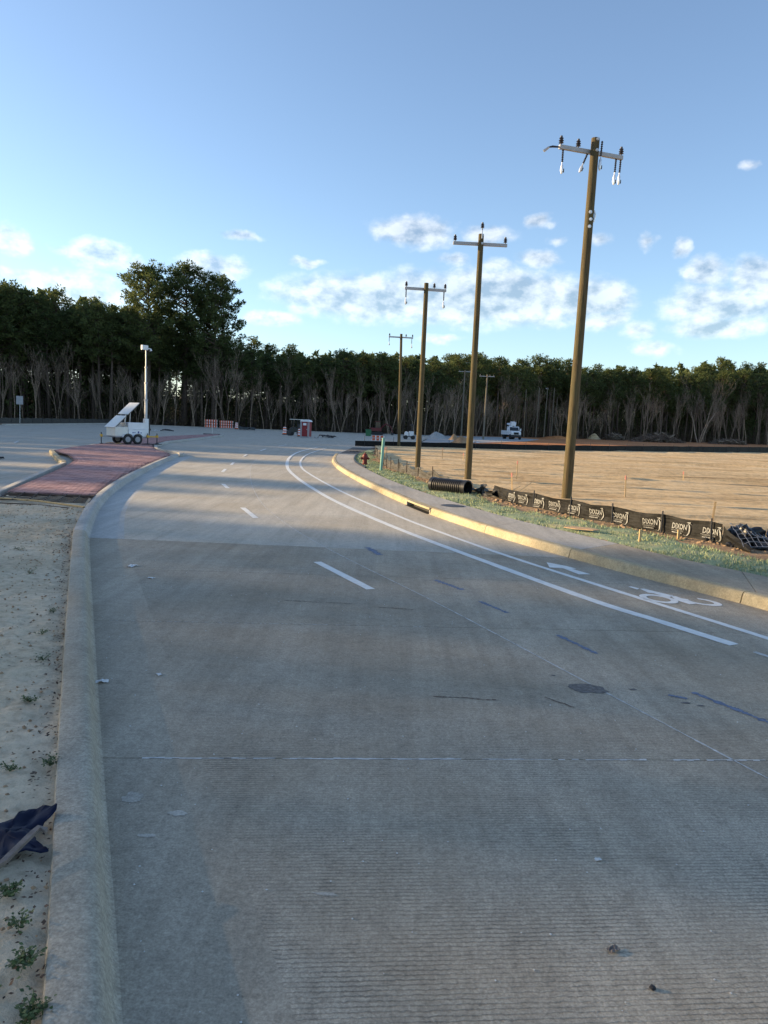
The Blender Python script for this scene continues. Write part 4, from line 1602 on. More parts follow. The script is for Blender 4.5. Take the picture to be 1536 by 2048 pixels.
p1 = pole('nearest and tallest wooden utility pole, right of the black corrugated pipe', 5.48, 22.55, 10.4, 0.152, 0.118, (0.13, 0), 10.07, 2.12, RAD(19), M['pole'], 2,
          ins=(-0.95, -0.42, 0.95), hang=((-0.88, (0, 0), 0.66), (0.80, (-0.03, 0), 0.72), (0.95, (-0.02, 0), 0.70), (-0.12, (-0.38, 0), 0.55)))
hanger(p1, (0.13 + 0.17, -0.10, 10.3), 0.80, (-0.03, 0))
# the loose dead-end sticking out of the arm's left end
q = Vector((-0.93, -0.22, 10.05))
mb = MB()
mb.tube([q, q + Vector((-0.2, -0.02, 0.0)), q + Vector((-0.30, -0.02, -0.02))], [0.022, 0.03, 0.02], 7)
li = mb.build('loose_insulator', M['insul'], p1, smooth=True)
mb = MB()
mb.tube([q + Vector((-0.30, -0.02, -0.02)), q + Vector((-0.44, -0.02, -0.13))], [0.03, 0.04], 7)
mb.build('clamp', M['steel'], li, smooth=True)
for dz in (8.15, 8.35, 7.95):
    mb = MB()
    mb.lathe([(0.05, -0.03), (0.05, 0.0), (0.025, 0.0), (0.025, 0.04), (0, 0.04)], (0.10 + 0.02 * (dz == 8.15), -0.128, dz), 8, Matrix.Rotation(RAD(90), 3, 'X'))
    mb.build('bracket', M['clamp'], p1)
mb = MB()
mb.tube([(0.10 + 0.125, -0.02, 8.42), (0.10 + 0.17, -0.03, 8.3), (0.10 + 0.13, -0.02, 8.1)], 0.025, 6)
mb.build('bracket', M['clamp'], p1)
pole('second nearest wooden utility pole, its foot just behind the corrugated pipe', 3.20, 29.1, 9.25, 0.135, 0.10, (0.02, 0), 8.92, 2.05, RAD(3), M['pole'], 2, ins=(-0.93, 0.93), topins=True)
p3 = pole('third wooden utility pole, rising right of the teal post', 1.50, 35.5, 8.56, 0.125, 0.10, (0.03, 0), 8.3, 1.95, RAD(9), M['pole'], 1, ins=(-0.93, 0.42, 0.95), hang=((-0.93, (0, 0), 0.68), (0.9, (0, 0), 0.75)))
pole('fourth utility pole, shorter looking, left of the other three', 1.1, 68.0, 10.0, 0.14, 0.11, (-0.2, 0), 9.72, 2.2, RAD(8), M['pole'], 1, ins=(-0.93, 0.42, 0.95), hang=((-0.95, (0, 0), 0.7), (0.9, (0, 0), 0.85)))
pole('distant thin utility pole with crossarm left of the white truck', 15.3, 156, 13.5, 0.17, 0.12, (0.1, 0), 13.2, 2.4, RAD(5), M['polefar'], 0, group='distant utility poles', ins=(-0.9, 0.4, 0.9))
pole('distant utility pole with wide crossarm beside the white truck', 16.6, 130, 11.0, 0.16, 0.12, (0.1, 0), 10.7, 2.6, RAD(5), M['polefar'], 0, group='distant utility poles', ins=(-0.9, 0.4, 0.9))
for k, (x, y, h) in enumerate([(36.6, 186, 12.2), (39.4, 190, 12.6), (42.6, 196, 12.8), (34.0, 188, 11.8), (45.5, 205, 11.0)]):
    pole(['leftmost bare pole', 'second bare pole', 'third bare pole', 'thin bare pole', 'farthest bare pole'][[1, 2, 3, 0, 4][k]] + ' in the bunch standing right of the white truck', x, y, h, 0.15, 0.1, (rng.uniform(-.2, .3), 0), h - 0.4, 1.9 if k == 1 else 0, RAD(60), M['polefar'], 0, group='bunch of bare poles')

# ------------------------------------------------------------------ silt fences
def fence_run(fn, y0, y1, step, H, name, label, mat, post_ys, post_h, sag=0.0, wav=0.03, zb=0.14, seed=0, postmat='darkmetal', group=None, bygx=False):
    t = thing(name, label, 'silt fence', (0, 0, 0), 0, group)
    mb = MB()
    ys = frange(y0, y1, step)
    rows = 5
    surf = []
    for y in ys:
        x = fn(y)
        col = []
        near = min(abs(y - p) for p in post_ys) if post_ys else 1
        drop = sag * min(1, near / 0.7) * (0.6 + 0.7 * abs(mn.noise(Vector((y * 0.7, seed, 0)))))
        for j in range(rows + 1):
            v = j / rows
            w = wav * mn.noise(Vector((y * 1.9, v * 1.4, seed))) + wav * 0.5 * mn.noise(Vector((y * 6, v * 3, seed + 4)))
            col.append((x + w, y + w * 0.4, zb - 0.03 + (H - drop) * v + 0.02 * mn.noise(Vector((y * 1.3, seed, 8)))))
        surf.append(col)
    for i in range(len(ys) - 1):
        for j in range(rows):
            mb.quad(surf[i][j], surf[i + 1][j], surf[i + 1][j + 1], surf[i][j + 1])
    mb.build('fabric', mat, t, smooth=True)
    rg = random.Random(seed)
    for p in post_ys:
        mb = MB()
        x = fn(p) - 0.035
        ln = rg.uniform(-0.03, 0.03)
        mb.tube([(x, p, zb - 0.1), (x + ln, p, zb + post_h)], 0.016, 6)
        mb.build('post', M[postmat], t)
    return t, surf, ys


# near printed fence: the runs of the photograph, arc-length stations for posts and prints
NF0, NF1 = 14.0, 21.6
ARC = [(0.0, NF0)]
yy = NF0
acc = 0.0
while yy < NF1:
    a = (fe(yy), yy)
    yy += 0.02
    acc += math.hypot(fe(yy) - a[0], 0.02)
    ARC.append((acc, yy))
ARK = [p[0] for p in ARC]


def y_of(s):
    i = min(len(ARC) - 1, max(1, bisect.bisect_left(ARK, s)))
    return lin(ARC[i - 1][1], ARC[i][1], (s - ARK[i - 1]) / (ARK[i] - ARK[i - 1]))



S0 = 0.19
posts = [y_of(S0 + s) for s in (0.02, 1.18, 2.56, 3.96, 5.46)]
nf, surf, _ = fence_run(fe, NF0, NF1, 0.06, 0.43, 'silt_fence', 'black silt fence with white printing on posts along the dirt field edge', M['fabric'], posts, 0.47, 0.06, 0.06, 0.13, 3)


def text_mesh(body, size, bold=0.0):
    cu_ = bpy.data.curves.new('txt', 'FONT')
    cu_.body = body
    cu_.size = size
    cu_.align_x = 'LEFT'
    cu_.offset = bold
    cu_.resolution_u = 2
    ob = bpy.data.objects.new('txt', cu_)
    COL.objects.link(ob)
    dg = bpy.context.evaluated_depsgraph_get()
    me = bpy.data.meshes.new_from_object(ob.evaluated_get(dg))
    v = [tuple(p.co) for p in me.vertices]
    f = [tuple(p.vertices) for p in me.polygons]
    bpy.data.objects.remove(ob)
    bpy.data.meshes.remove(me)
    return v, f


TXT = text_mesh('DIXON', 0.155, 0.003)
TW = max(v[0] for v in TXT[0])


def on_fence(s, h):
    """point on the printed fence: s along (towards the camera end is smaller), h above ground, slightly proud on the road side"""
    y = y_of(max(0.0, s))
    x = fe(y)
    H_ = 0.41
    v = max(0, min(1, h / H_))
    w = 0.06 * mn.noise(Vector((y * 1.9, v * 1.4, 3))) + 0.03 * mn.noise(Vector((y * 6, v * 3, 7)))
    nd = Vector((-1, -0.45, 0)).normalized()
    return (x + w + nd.x * 0.024, y + w * 0.4 + nd.y * 0.024, 0.10 + h + 0.02 * mn.noise(Vector((y * 1.3, 3, 8))))


for k, sc in enumerate((0.10, 0.80, 1.52, 2.43, 3.15, 3.92, 4.71, 5.30, 6.07, 6.75)):
    sc += S0 - 0.04
    pr = MB()
    wtxt = 0.36
    kx = wtxt / TW
    for v in TXT[0]:
        pr.v.append(on_fence(sc + 0.19 - v[0] * kx, 0.19 + v[1]))
    pr.f += list(TXT[1])
    # swoosh: hook under and round the end of the word with a pennant on top
    n = 14
    pts = []
    for i in range(n + 1):
        t = lin(-2.2, 1.15, i / n)
        pts.append((-0.155 - 0.075 * math.cos(t), 0.20 + 0.125 * math.sin(t), 0.006 + 0.008 * math.cos(t)))
    for i in range(n):
        a, b2 = pts[i], pts[i + 1]
        pr.quad(on_fence(sc + a[0] - a[2], a[1]), on_fence(sc + a[0] + a[2], a[1]), on_fence(sc + b2[0] + b2[2], b2[1]), on_fence(sc + b2[0] - b2[2], b2[1]))
    pr.poly([on_fence(sc - 0.15, 0.345), on_fence(sc - 0.19, 0.325), on_fence(sc - 0.255, 0.315), on_fence(sc - 0.225, 0.335), on_fence(sc - 0.24, 0.355)])
    # two lines of small print, too small to read
    for hh_, l0, l1, th in ((0.165, -0.10, 0.19, 0.003), (0.148, -0.10, 0.19, 0.003), (0.112, -0.06, 0.17, 0.010)):
        x0 = l0
        while x0 < l1:
            w_ = rng.uniform(0.012, 0.03)
            pr.quad(on_fence(sc + x0, hh_ - th), on_fence(sc + x0 + w_, hh_ - th), on_fence(sc + x0 + w_, hh_ + th), on_fence(sc + x0, hh_ + th))
            x0 += w_ + 0.008
    o = pr.build('printed_logo', M['print'], nf)
    o['kind'] = 'stuff'

# sagging end of that fence that falls into the heap
mb = MB()
rowsA = []
for i in range(13):
    t = i / 12
    x = lin(fe(14.0), 6.55, t)
    y = lin(14.0, 13.05, t)
    hh = lin(0.38, 0.10, t ** 0.7)
    rowsA.append([(x - 0.10 * t * math.sin(v * 3) + 0.03 * mn.noise(Vector((t * 5, v * 3, 1))), y, 0.11 + hh * v + 0.015 * mn.noise(Vector((t * 9, v * 4, 2)))) for v in (0, .25, .5, .75, 1)])
for i in range(12):
    for j in range(4):
        mb.quad(rowsA[i][j], rowsA[i + 1][j], rowsA[i + 1][j + 1], rowsA[i][j + 1])
mb.build('sagging_end', M['fabric'], nf, smooth=True)

# bleached run further along, towards the hydrant
posts = [27.0, 28.6, 30.2, 31.6, 33.2, 34.8, 36.6, 38.5, 41, 44, 47, 50]
fence_run(fe, 25.6, 52.0, 0.14, 0.46, 'silt_fence', 'grey bleached sagging silt fence between the corrugated pipe and the hydrant', M['fabric_old'], posts, 0.55, 0.20, 0.09, 0.12, 21, 'rebar')
# crumpled piece right of the pipe
mb = MB()
g0 = []
for i in range(40):
    y = lin(21.2, 24.4, i / 39)
    col = []
    for j in range(8):
        v = j / 7
        w = 0.22 * mn.noise(Vector((y * 2.6, v * 2.2, 31))) + 0.10 * mn.noise(Vector((y * 7, v * 5, 33)))
        col.append((fe(y) + w - 0.12 * v, y + 0.5 * w, 0.11 + 0.36 * v * (0.75 + 0.5 * mn.noise(Vector((y * 1.6, 2, 1)))) + 0.05 * mn.noise(Vector((y * 6, v * 6, 5)))))
    g0.append(col)
for i in range(39):
    for j in range(7):
        mb.quad(g0[i][j], g0[i + 1][j], g0[i + 1][j + 1], g0[i][j + 1])
tag(mb.build('crumpled_fabric', M['fabric_old'], smooth=True), 'crumpled grey silt fabric heaped just right of the corrugated pipe', 'fabric')
# far black fence across the field
t = thing('silt_fence', 'long low black silt fence across the far side of the dirt field', 'silt fence', (0, 0, 0))
mb = MB()
xs = frange(-2.8, 78, 0.5)
prev = None
for x in xs:
    y = silt_y(x)
    h = lin(0.45, 0.86, min(1, max(0, x / 55))) + 0.05 * mn.noise(Vector((x * 0.6, 1, 1)))
    w = 0.05 * mn.noise(Vector((x * 1.5, 2, 2)))
    cur = ((x, y + w, 0.02), (x, y + w * 2, 0.05 + h))
    if prev:
        mb.quad(prev[0], cur[0], cur[1], prev[1])
    prev = cur
mb.build('fabric', M['fabric'], t, smooth=True)
for x in frange(-2, 76, 2.6):
    mb = MB()
    mb.tube([(x, silt_y(x) - 0.06, 0), (x + rng.uniform(-.04, .04), silt_y(x) - 0.06, 0.95)], 0.02, 5)
    mb.build('post', M['darkmetal'], t)
# far left fence behind the junction
t = thing('silt_fence', 'grey low silt fence beyond the junction below the left wood', 'silt fence', (0, 0, 0))
mb = MB()
prev = None
for k in range(81):
    u = k / 80
    x, y = lin(-54, -52.4, u), lin(92, 150, u)
    cur = ((x, y, 0), (x + 0.1, y, 0.75 + 0.12 * mn.noise(Vector((y * 0.8, 1, 1)))))
    if prev:
        mb.quad(prev[0], cur[0], cur[1], prev[1])
    prev = cur
mb.build('fabric', M['fabric_old'], t)
for k in range(20):
    u = k / 19
    mb = MB()
    mb.tube([(lin(-53.9, -52.3, u), lin(92, 150, u), 0), (lin(-53.9, -52.3, u), lin(92, 150, u), 1.0)], 0.03, 5)
    mb.build('post', M['darkmetal'], t)

# heap of black plastic and wire at the right edge
hp = thing('plastic_heap', 'heap of crumpled black plastic and wire mesh at the right end of the printed fence', 'plastic heap', (7.0, 13.75, 0.1))
for k, (x, y, z, r, fl) in enumerate([(-0.18, 0.25, 0.18, 0.33, 0.85), (0.35, 0.05, 0.15, 0.34, 0.75), (0.05, -0.25, 0.06, 0.30, 0.5), (0.75, 0.45, 0.22, 0.38, 0.8), (0.62, -0.35, 0.06, 0.30, 0.55), (-0.45, -0.05, 0.06, 0.22, 0.55)]):
    mb = MB()
    lump(mb, (0, 0, 0), 1.0, k + 40, 4, 1.0)
    vv = []
    for v in mb.v:
        p = Vector(v)
        nrm = p.normalized()
        f = 0.30 * abs(mn.noise(nrm * 3.2 + Vector((k * 7, 0, 0)))) + 0.14 * abs(mn.noise(nrm * 8 + Vector((k * 3, 5, 0))))
        p = p * (0.75 + f)
        vv.append((x + p.x * r, y + p.y * r, z + p.z * r * fl))
    mb.v = vv
    mb.build('plastic_fold', M['plastic'], hp, smooth=True)
mb = MB()
for k in range(15):
    u = k / 14
    pts = []
    for j in range(9):
        v = j / 8
        x, y = lin(-0.55, 0.9, u), lin(-0.55, 0.15, v)
        z = 0.06 + 0.30 * v + 0.10 * math.sin(u * 5 + v * 2) + 0.04 * mn.noise(Vector((u * 6, v * 6, 0)))
        pts.append((x, y, z))
    mb.tube(pts, 0.004, 3, False)
for j in range(7):
    v = j / 6
    pts = []
    for k in range(13):
        u = k / 12
        x, y = lin(-0.55, 0.9, u), lin(-0.55, 0.15, v)
        z = 0.06 + 0.30 * v + 0.10 * math.sin(u * 5 + v * 2) + 0.04 * mn.noise(Vector((u * 6, v * 6, 0)))
        pts.append((x, y, z))
    mb.tube(pts, 0.004, 3, False)
mb.build('wire_mesh', M['steel'], hp)

# ------------------------------------------------------------------ corrugated pipe
AX = RAD(-42)
cp_ = thing('corrugated_pipe', 'short length of black corrugated drainage pipe lying on the grass', 'drain pipe', (1.97, 22.75, 0.325), AX)
cp_.scale = (0.93, 0.93, 0.93)
mb = MB()
prof = []
Lp = 1.45
R_ = 0.235
nr_ = 15
for k in range(nr_):
    z0 = -Lp / 2 + 0.14 + k * (Lp - 0.28) / nr_
    st = (Lp - 0.28) / nr_
    prof += [(R_ - 0.042, z0), (R_ - 0.042, z0 + st * 0.22), (R_, z0 + st * 0.38), (R_, z0 + st * 0.82), (R_ - 0.042, z0 + st)]
roty = Matrix.Rotation(RAD(90), 3, 'Y')
full = [(R_ * 0.80, -Lp / 2 + 0.02), (R_ + 0.012, -Lp / 2), (R_ + 0.012, -Lp / 2 + 0.12), (R_ - 0.02, -Lp / 2 + 0.13)] + prof + [(R_ - 0.02, Lp / 2 - 0.14), (R_ + 0.012, Lp / 2 - 0.13), (R_ + 0.012, Lp / 2), (R_ * 0.88, Lp / 2 - 0.005), (R_ * 0.85, Lp / 2 - 0.3), (R_ * 0.85, -Lp / 2 + 0.3)]
i0 = len(mb.v)
mb.lathe(full, (0, 0, 0), 32, roty)
mb.f = [f for f in mb.f if len(f) == 4]
mb.build('barrel', M['plastic'], cp_, smooth=True)
mb = MB()
mb.lathe([(R_ * 0.93, Lp / 2 + 0.002), (R_ + 0.018, Lp / 2 + 0.002), (R_ + 0.018, Lp / 2 - 0.02)], (0, 0, 0), 32, roty)
mb.f = [f for f in mb.f if len(f) == 4]
mb.build('rim', M['darkmetal'], cp_, smooth=True)

# ------------------------------------------------------------------ teal post, hydrant
t = thing('marker_post', 'tall teal plastic marker post standing in the grass', 'post', (-0.2, 31.7, 0.1))
mb = MB()
mb.tube([(0, 0, 0), (0.03, 0, 0.7), (0.06, 0, 1.38)], 0.062, 14)
mb.build('tube', M['teal'], t, smooth=True)
mb = MB()
mb.lathe([(0.07, 0), (0.07, 0.05), (0.05, 0.065), (0, 0.067)], (0.06, 0, 1.36), 14)
mb.build('cap', M['teal'], t, smooth=True)

t = thing('fire_hydrant', 'dark red fire hydrant on the grass corner behind the sidewalk', 'hydrant', (-1.0, 35.6, 0.08))
mb = MB()
mb.lathe([(0.15, 0), (0.15, 0.03), (0.10, 0.035), (0.10, 0.10), (0.145, 0.105), (0.145, 0.135), (0.10, 0.14), (0.105, 0.42), (0.135, 0.43), (0.135, 0.46), (0.125, 0.47)], (0, 0, 0), 16)
mb.build('barrel', M['hydrant'], t, smooth=True)
mb = MB()
mb.lathe([(0.125, 0.471), (0.115, 0.53), (0.08, 0.58), (0.035, 0.60), (0.03, 0.65), (0, 0.652)], (0, 0, 0), 16)
mb.build('bonnet', M['hydrant'], t, smooth=True)
for a, r in ((-90, 0.065), (0, 0.05), (180, 0.05)):
    mb = MB()
    rot = Matrix.Rotation(RAD(a), 3, 'Z') @ Matrix.Rotation(RAD(90), 3, 'Y')
    mb.lathe([(r, 0.08), (r, 0.15), (r * 1.25, 0.155), (r * 1.25, 0.19), (r * 0.4, 0.195), (r * 0.4, 0.225), (0, 0.226)], (0, 0, 0.37), 12, rot)
    mb.build('nozzle', M['hydrant'], t, smooth=True)

# black edging round the hydrant corner
mb = MB()
pts = []
for y in frange(33.2, 49, 0.5):
    low = 1.0 if y < 46 else max(0.3, 1 - (y - 46) / 5)
    pts.append((ed(y) + 0.04, y, 0.15 * low))
mb.tube(pts, 0.045, 6)
tag(mb.build('edging_tube', M['plastic'], smooth=True), 'black edging tube curving round the grass corner by the hydrant', 'edging')

# ------------------------------------------------------------------ storm inlet + lid
t = thing('storm_inlet', 'dark storm drain opening in the sun-tinted silty kerb of the right side', 'storm drain', (0, 0, 0))
mb = MB()
prev = None
for y in frange(18.06, 19.94, 0.2):
    x = rc(y)
    cur = [(x - 0.01, y, 0.108), (x + 0.0, y, 0.152), (x + 0.21, y + 0.05, 0.152), (x + 0.21, y + 0.05, 0.108)]
    if prev:
        for a in range(4):
            b_ = (a + 1) % 4
            mb.quad(prev[a], prev[b_], cur[b_], cur[a])
    else:
        mb.quad(*cur)
    prev = cur
mb.quad(*prev[::-1])
mb.build('lintel', M['curb_sunny_silt'], t)
mb = MB()
prev = None
for y in frange(18.06, 19.94, 0.2):
    x = rc(y)
    cur = [(x - 0.05, y, 0.003), (x + 0.18, y, -0.01), (x + 0.18, y, 0.108)]
    if prev:
        mb.quad(prev[0], prev[1], cur[1], cur[0])
        mb.quad(prev[1], prev[2], cur[2], cur[1])
    prev = cur
mb.build('throat', M['black'], t)
for y in (18.06, 19.94):
    mb = MB()
    mb.box((rc(y) + 0.10, y, 0.055), (0.19, 0.04, 0.105), Matrix.Rotation(RAD(16), 3, 'Z'))
    mb.build('cheek', M['curb_new'], t)
mb = MB()
mb.lathe([(0.0, 0.0), (0.30, 0.0), (0.30, 0.006), (0.27, 0.010), (0.27, 0.006), (0.05, 0.008), (0, 0.008)], (1.72, 18.85, 0.141), 28)
tag(mb.build('manhole_cover', M['darkmetal'], smooth=True), 'round dark manhole cover in the sidewalk beside the storm drain', 'manhole cover')

# ------------------------------------------------------------------ survey stakes
def stake(x, y, h, label, tilt=(0, 0), tip=True, w=0.035):
    t = thing('survey_stake', label, 'stake', (x, y, 0.06), rng.uniform(-0.6, 0.6), 'survey stakes in and beside the field')
    t.rotation_euler = (tilt[0], tilt[1], rng.uniform(-.6, .6))
    mb = MB()
    mb.box((0, 0, h / 2 - 0.05), (w, 0.012, h + 0.1))
    mb.build('lath', M['stake'], t)
    if tip:
        mb = MB()
        mb.box((0, 0, h - 0.07), (w + 0.008, 0.02, 0.13))
        mb.build('flagging', M['pink'], t)
    return t


stake(7.56, 23.5, 0.76, 'survey stake with pink top right of the nearest pole', (0, RAD(-3)))
stake(8.09, 18.36, 0.50, 'plain pale survey stake behind the printed fence near the plastic heap', (0, RAD(4)), False, 0.05)
stake(5.34, 30.5, 0.78, 'thin survey stake far out in the field left of the nearest pole', (0, 0))
stake(3.44, 46.2, 0.72, 'survey stake between the second and third utility poles', (0, RAD(1)))
stake(4.12, 24.2, 0.66, 'leaning survey stake with pink top behind the crumpled fabric', (0, RAD(-5)))
stake(0.02, 49.4, 0.55, 'small survey stake with pink ribbon beyond the teal post', (0, 0))
stake(4.58, 44.7, 0.5, 'short survey stake close left of the second utility pole', (0, 0))
stake(-0.1, 40.2, 0.8, 'survey stake at the bend of the bleached fence', (0, RAD(2)))
stake(13.5, 34.0, 0.45, 'lone small survey stake in the middle of the dirt field', (0, RAD(-3)))
for k, (x, y, h, lab) in enumerate([(4.82, 13.94, 0.20, 'left short wooden stub in the grass before the printed fence'), (5.71, 14.38, 0.17, 'right short wooden stub at the grass edge before the printed fence')]):
    mb = MB()
    mb.box((0, 0, h / 2), (0.045, 0.04, h + 0.1))
    mb.box((0, 0, h + 0.052), (0.05, 0.045, 0.012))
    o = mb.build('wooden_stub', M['stake'], bevel=0.004, loc=(x, y, 0.10))
    tag(o, lab, 'stake', 'short wooden stubs')
mb = MB()
n = 10
vt = [(-0.42, -0.10), (-0.1, -0.13), (0.28, -0.06), (0.34, 0.08), (0.05, 0.14), (-0.35, 0.10)]
mb.prism(vt, 'z', 0.0, 0.018)
o = mb.build('board', M['board'], bevel=0.004, loc=(4.02, 14.95, 0.19))
o.rotation_euler = (RAD(3), RAD(-2), RAD(-52))
tag(o, 'flat tan board lying at the sidewalk edge on the grass', 'board')
# two wires leaning over the fence near the pipe
for k, (a, b2) in enumerate([((3.0, 19.6, 0.12), (4.4, 22.2, 0.62)), ((2.85, 19.9, 0.12), (3.9, 21.6, 0.5))]):
    mb = MB()
    mb.tube([a, b2], 0.008, 5)
    tag(mb.build('loose_rod', M['stake']), ['longer', 'shorter'][k] + ' thin pale rod leaning out over the crumpled fence end', 'rod', 'leaning rods')

# ------------------------------------------------------------------ camera trailer
TR = thing('camera_trailer', 'white solar trailer with tall camera mast parked on the red paving', 'trailer', (-16.75, 48.55, 0.15), RAD(45))
mb = MB()
mb.box((0.05, 0, 0.47), (2.2, 1.25, 0.08))
mb.box((-1.35, 0, 0.47), (0.9, 0.10, 0.08))
mb.build('chassis', M['grey'], TR, bevel=0.01)
mb = MB()
mb.box((0.45, 0, 0.72), (1.35, 1.3, 0.46))
mb.build('cabinet', M['white'], TR, bevel=0.02)
mb = MB()
mb.box((0.45, 0.05, 1.165), (1.3, 1.2, 0.42))
mb.build('upper_cabinet', M['white'], TR, bevel=0.02)
mb = MB()
mb.box((-0.68, 0, 0.80), (0.85, 1.25, 0.58))
mb.build('battery_box', M['cream'], TR, bevel=0.02)  # cream puts the warm sunlight on this white end into its colour
for k, (x, z, w, h) in enumerate([(0.08, 0.74, 0.09, 0.06), (0.2, 0.75, 0.08, 0.05), (0.45, 0.77, 0.10, 0.12), (0.62, 0.74, 0.10, 0.05), (0.25, 0.62, 0.3, 0.02)]):
    mb = MB()
    mb.box((x, -0.655, z), (w, 0.008, h))
    mb.build('decal', M['bluelogo'], TR)
for x in (-0.33, 0.33):
    for yv in (-0.72, 0.72):
        mb = MB()
        rot = Matrix.Rotation(RAD(90), 3, 'X')
        mb.lathe([(0.14, -0.10), (0.27, -0.10), (0.315, -0.07), (0.315, 0.07), (0.27, 0.10), (0.19, 0.10), (0.17, 0.06), (0, 0.055)], (x, yv, 0.315), 22, rot)
        w_ = mb.build('wheel', M['black'], TR, smooth=True)
        mb = MB()
        sgn = 1 if yv < 0 else 1
        mb.lathe([(0.175, 0.05), (0.175, 0.075), (0.14, 0.085), (0.06, 0.065), (0.05, 0.10), (0, 0.10)], (x, yv, 0.315), 16, rot)
        mb.build('rim', M['grey'], w_, smooth=True)
mb = MB()
for k in range(9):
    a0, a1 = RAD(20 + k * 140 / 9), RAD(20 + (k + 1) * 140 / 9)
    for c in (-0.33, 0.33):
        p = lambda a, yv: (c + 0.36 * math.cos(a), yv, 0.33 + 0.36 * math.sin(a))
        mb.quad(p(a0, -0.84), p(a1, -0.84), p(a1, -0.62), p(a0, -0.62))
mb.build('fender', M['white'], TR, smooth=True)
# two tilted solar panels
pr = thing('x', 'x', 'x')
bpy.data.objects.remove(pr)
slope = Vector((1.7, 0, 1.6)).normalized()
for k in range(2):
    mb = MB()
    p0 = Vector((-1.22, 0, 1.02)) + slope * (k * 1.24)
    ang = math.atan2(slope.x, slope.z)
    rot = Matrix.Rotation(-(RAD(90) - ang), 3, 'Y')
    c = p0 + slope * 0.575
    mb.box(c, (1.1, 1.36, 0.045), rot)
    pa = mb.build('solar_panel', M['panelback'], TR, bevel=0.006)
    mb = MB()
    mb.box(c + Vector((0.08, 0, -0.08)), (1.0, 0.9, 0.05), rot)
    mb.build('panel_frame', M['darkmetal'], pa)
for y in (-0.35, 0.35):
    mb = MB()
    mb.tube([(-0.35, y, 1.08), (-0.25, y, 1.9)], 0.025, 6)
    mb.tube([(0.0, y, 1.38), (0.05, y, 2.1)], 0.025, 6)
    mb.build('panel_strut', M['steel'], TR)
# mast
mx, my = 1.26, -0.05
mb = MB()
mb.box((mx, my, 1.05), (0.26, 0.30, 1.2))
mb.build('mast_base', M['white'], TR, bevel=0.015)
for k, (z0, z1, w) in enumerate([(0.6, 2.9, 0.15), (2.9, 4.0, 0.115), (4.0, 5.0, 0.09), (5.0, 6.1, 0.065)]):
    mb = MB()
    mb.box((mx, my, (z0 + z1) / 2), (w, w, z1 - z0))
    mb.build('mast_section', M['signback'], TR, bevel=0.008)
    if k < 3:
        mb = MB()
        mb.box((mx, my, z1 - 0.04), (w + 0.05, w + 0.05, 0.09))
        mb.build('mast_collar', M['grey'], TR)
mb = MB()
mb.box((mx - 0.1, my, 6.22), (0.42, 0.2, 0.30))
hd = mb.build('camera_box', M['white'], TR, bevel=0.015)
mb = MB()
mb.tube([(mx + 0.1, my - 0.1, 6.18), (mx + 0.24, my - 0.16, 6.14), (mx + 0.26, my - 0.17, 6.02)], [0.03, 0.05, 0.085], 10)
mb.build('dome_camera', M['white'], hd, smooth=True)
mb = MB()
mb.tube([(mx + 0.18, my - 0.06, 0.55), (mx + 0.24, my - 0.06, 1.0), (mx + 0.17, my - 0.06, 1.9)], 0.04, 6)
mb.lathe([(0.09, -0.07), (0.09, 0.07)], (mx + 0.2, my - 0.06, 0.95), 10, Matrix.Rotation(RAD(90), 3, 'X'))
mb.build('winch', M['darkmetal'], TR)
for k, (x, y, pad) in enumerate([(-1.72, 0, False), (1.05, -0.72, True), (1.75, -0.62, True), (1.05, 0.8, False)]):
    mb = MB()
    mb.box((x, y, 0.52), (0.14, 0.14, 0.16))
    mb.build('jack_bracket', M['yellow'], TR, bevel=0.01)
    mb = MB()
    mb.tube([(x, y, 0.02 if not pad else 0.05), (x, y, 0.72)], 0.032, 8)
    mb.box((x, y, 0.025 if not pad else 0.055), (0.2, 0.2, 0.03))
    mb.build('jack_leg', M['darkmetal'], TR)
    if pad:
        mb = MB()
        mb.box((x, y, 0.02), (0.55, 0.55, 0.035), Matrix.Rotation(RAD(-45), 3, 'Z'))
        mb.build('jack_pad', M['black'], TR)
mb = MB()
mb.box((1.4, -0.62, 0.5), (0.7, 0.08, 0.08))
mb.build('outrigger_arm', M['yellow'], TR)
mb = MB()
mb.tube([(-17.9, 47.9, 0.17), (-17.5, 47.7, 0.24), (-17.2, 47.7, 0.17), (-16.9, 47.5, 0.22), (-16.7, 47.5, 0.17)], 0.02, 5)
tag(mb.build('tow_chain', M['stake']), 'short tan strap lying on the red paving left of the trailer wheels', 'strap')

# ------------------------------------------------------------------ sign with stand, left sign
t = thing('sign_stand', 'thin sign post on a black base at the tip of the red paving', 'sign stand', (-20.6, 88.5, 0))
mb = MB()
mb.box((0, 0, 0.04), (1.9, 0.5, 0.08))
mb.build('base', M['black'], t, bevel=0.02)
mb = MB()
mb.tube([(0.05, 0, 0.05), (0.05, 0, 1.2)], 0.035, 6)
mb.build('post', M['steel'], t)
mb = MB()
mb.box((0.05, -0.03, 1.0), (0.12, 0.02, 0.35))
mb.build('plate', M['signback'], t)
t = thing('road_sign', 'grey square sign back on a thin post before the left wood', 'sign', (-52.9, 108.5, 0))
mb = MB()
mb.tube([(0, 0, 0), (0.05, 0, 3.9)], 0.045, 8)
mb.build('post', M['steel'], t)
mb = MB()
mb.box((0.05, -0.07, 3.3), (1.0, 0.02, 1.2))
mb.build('panel', M['signback'], t, bevel=0.006)

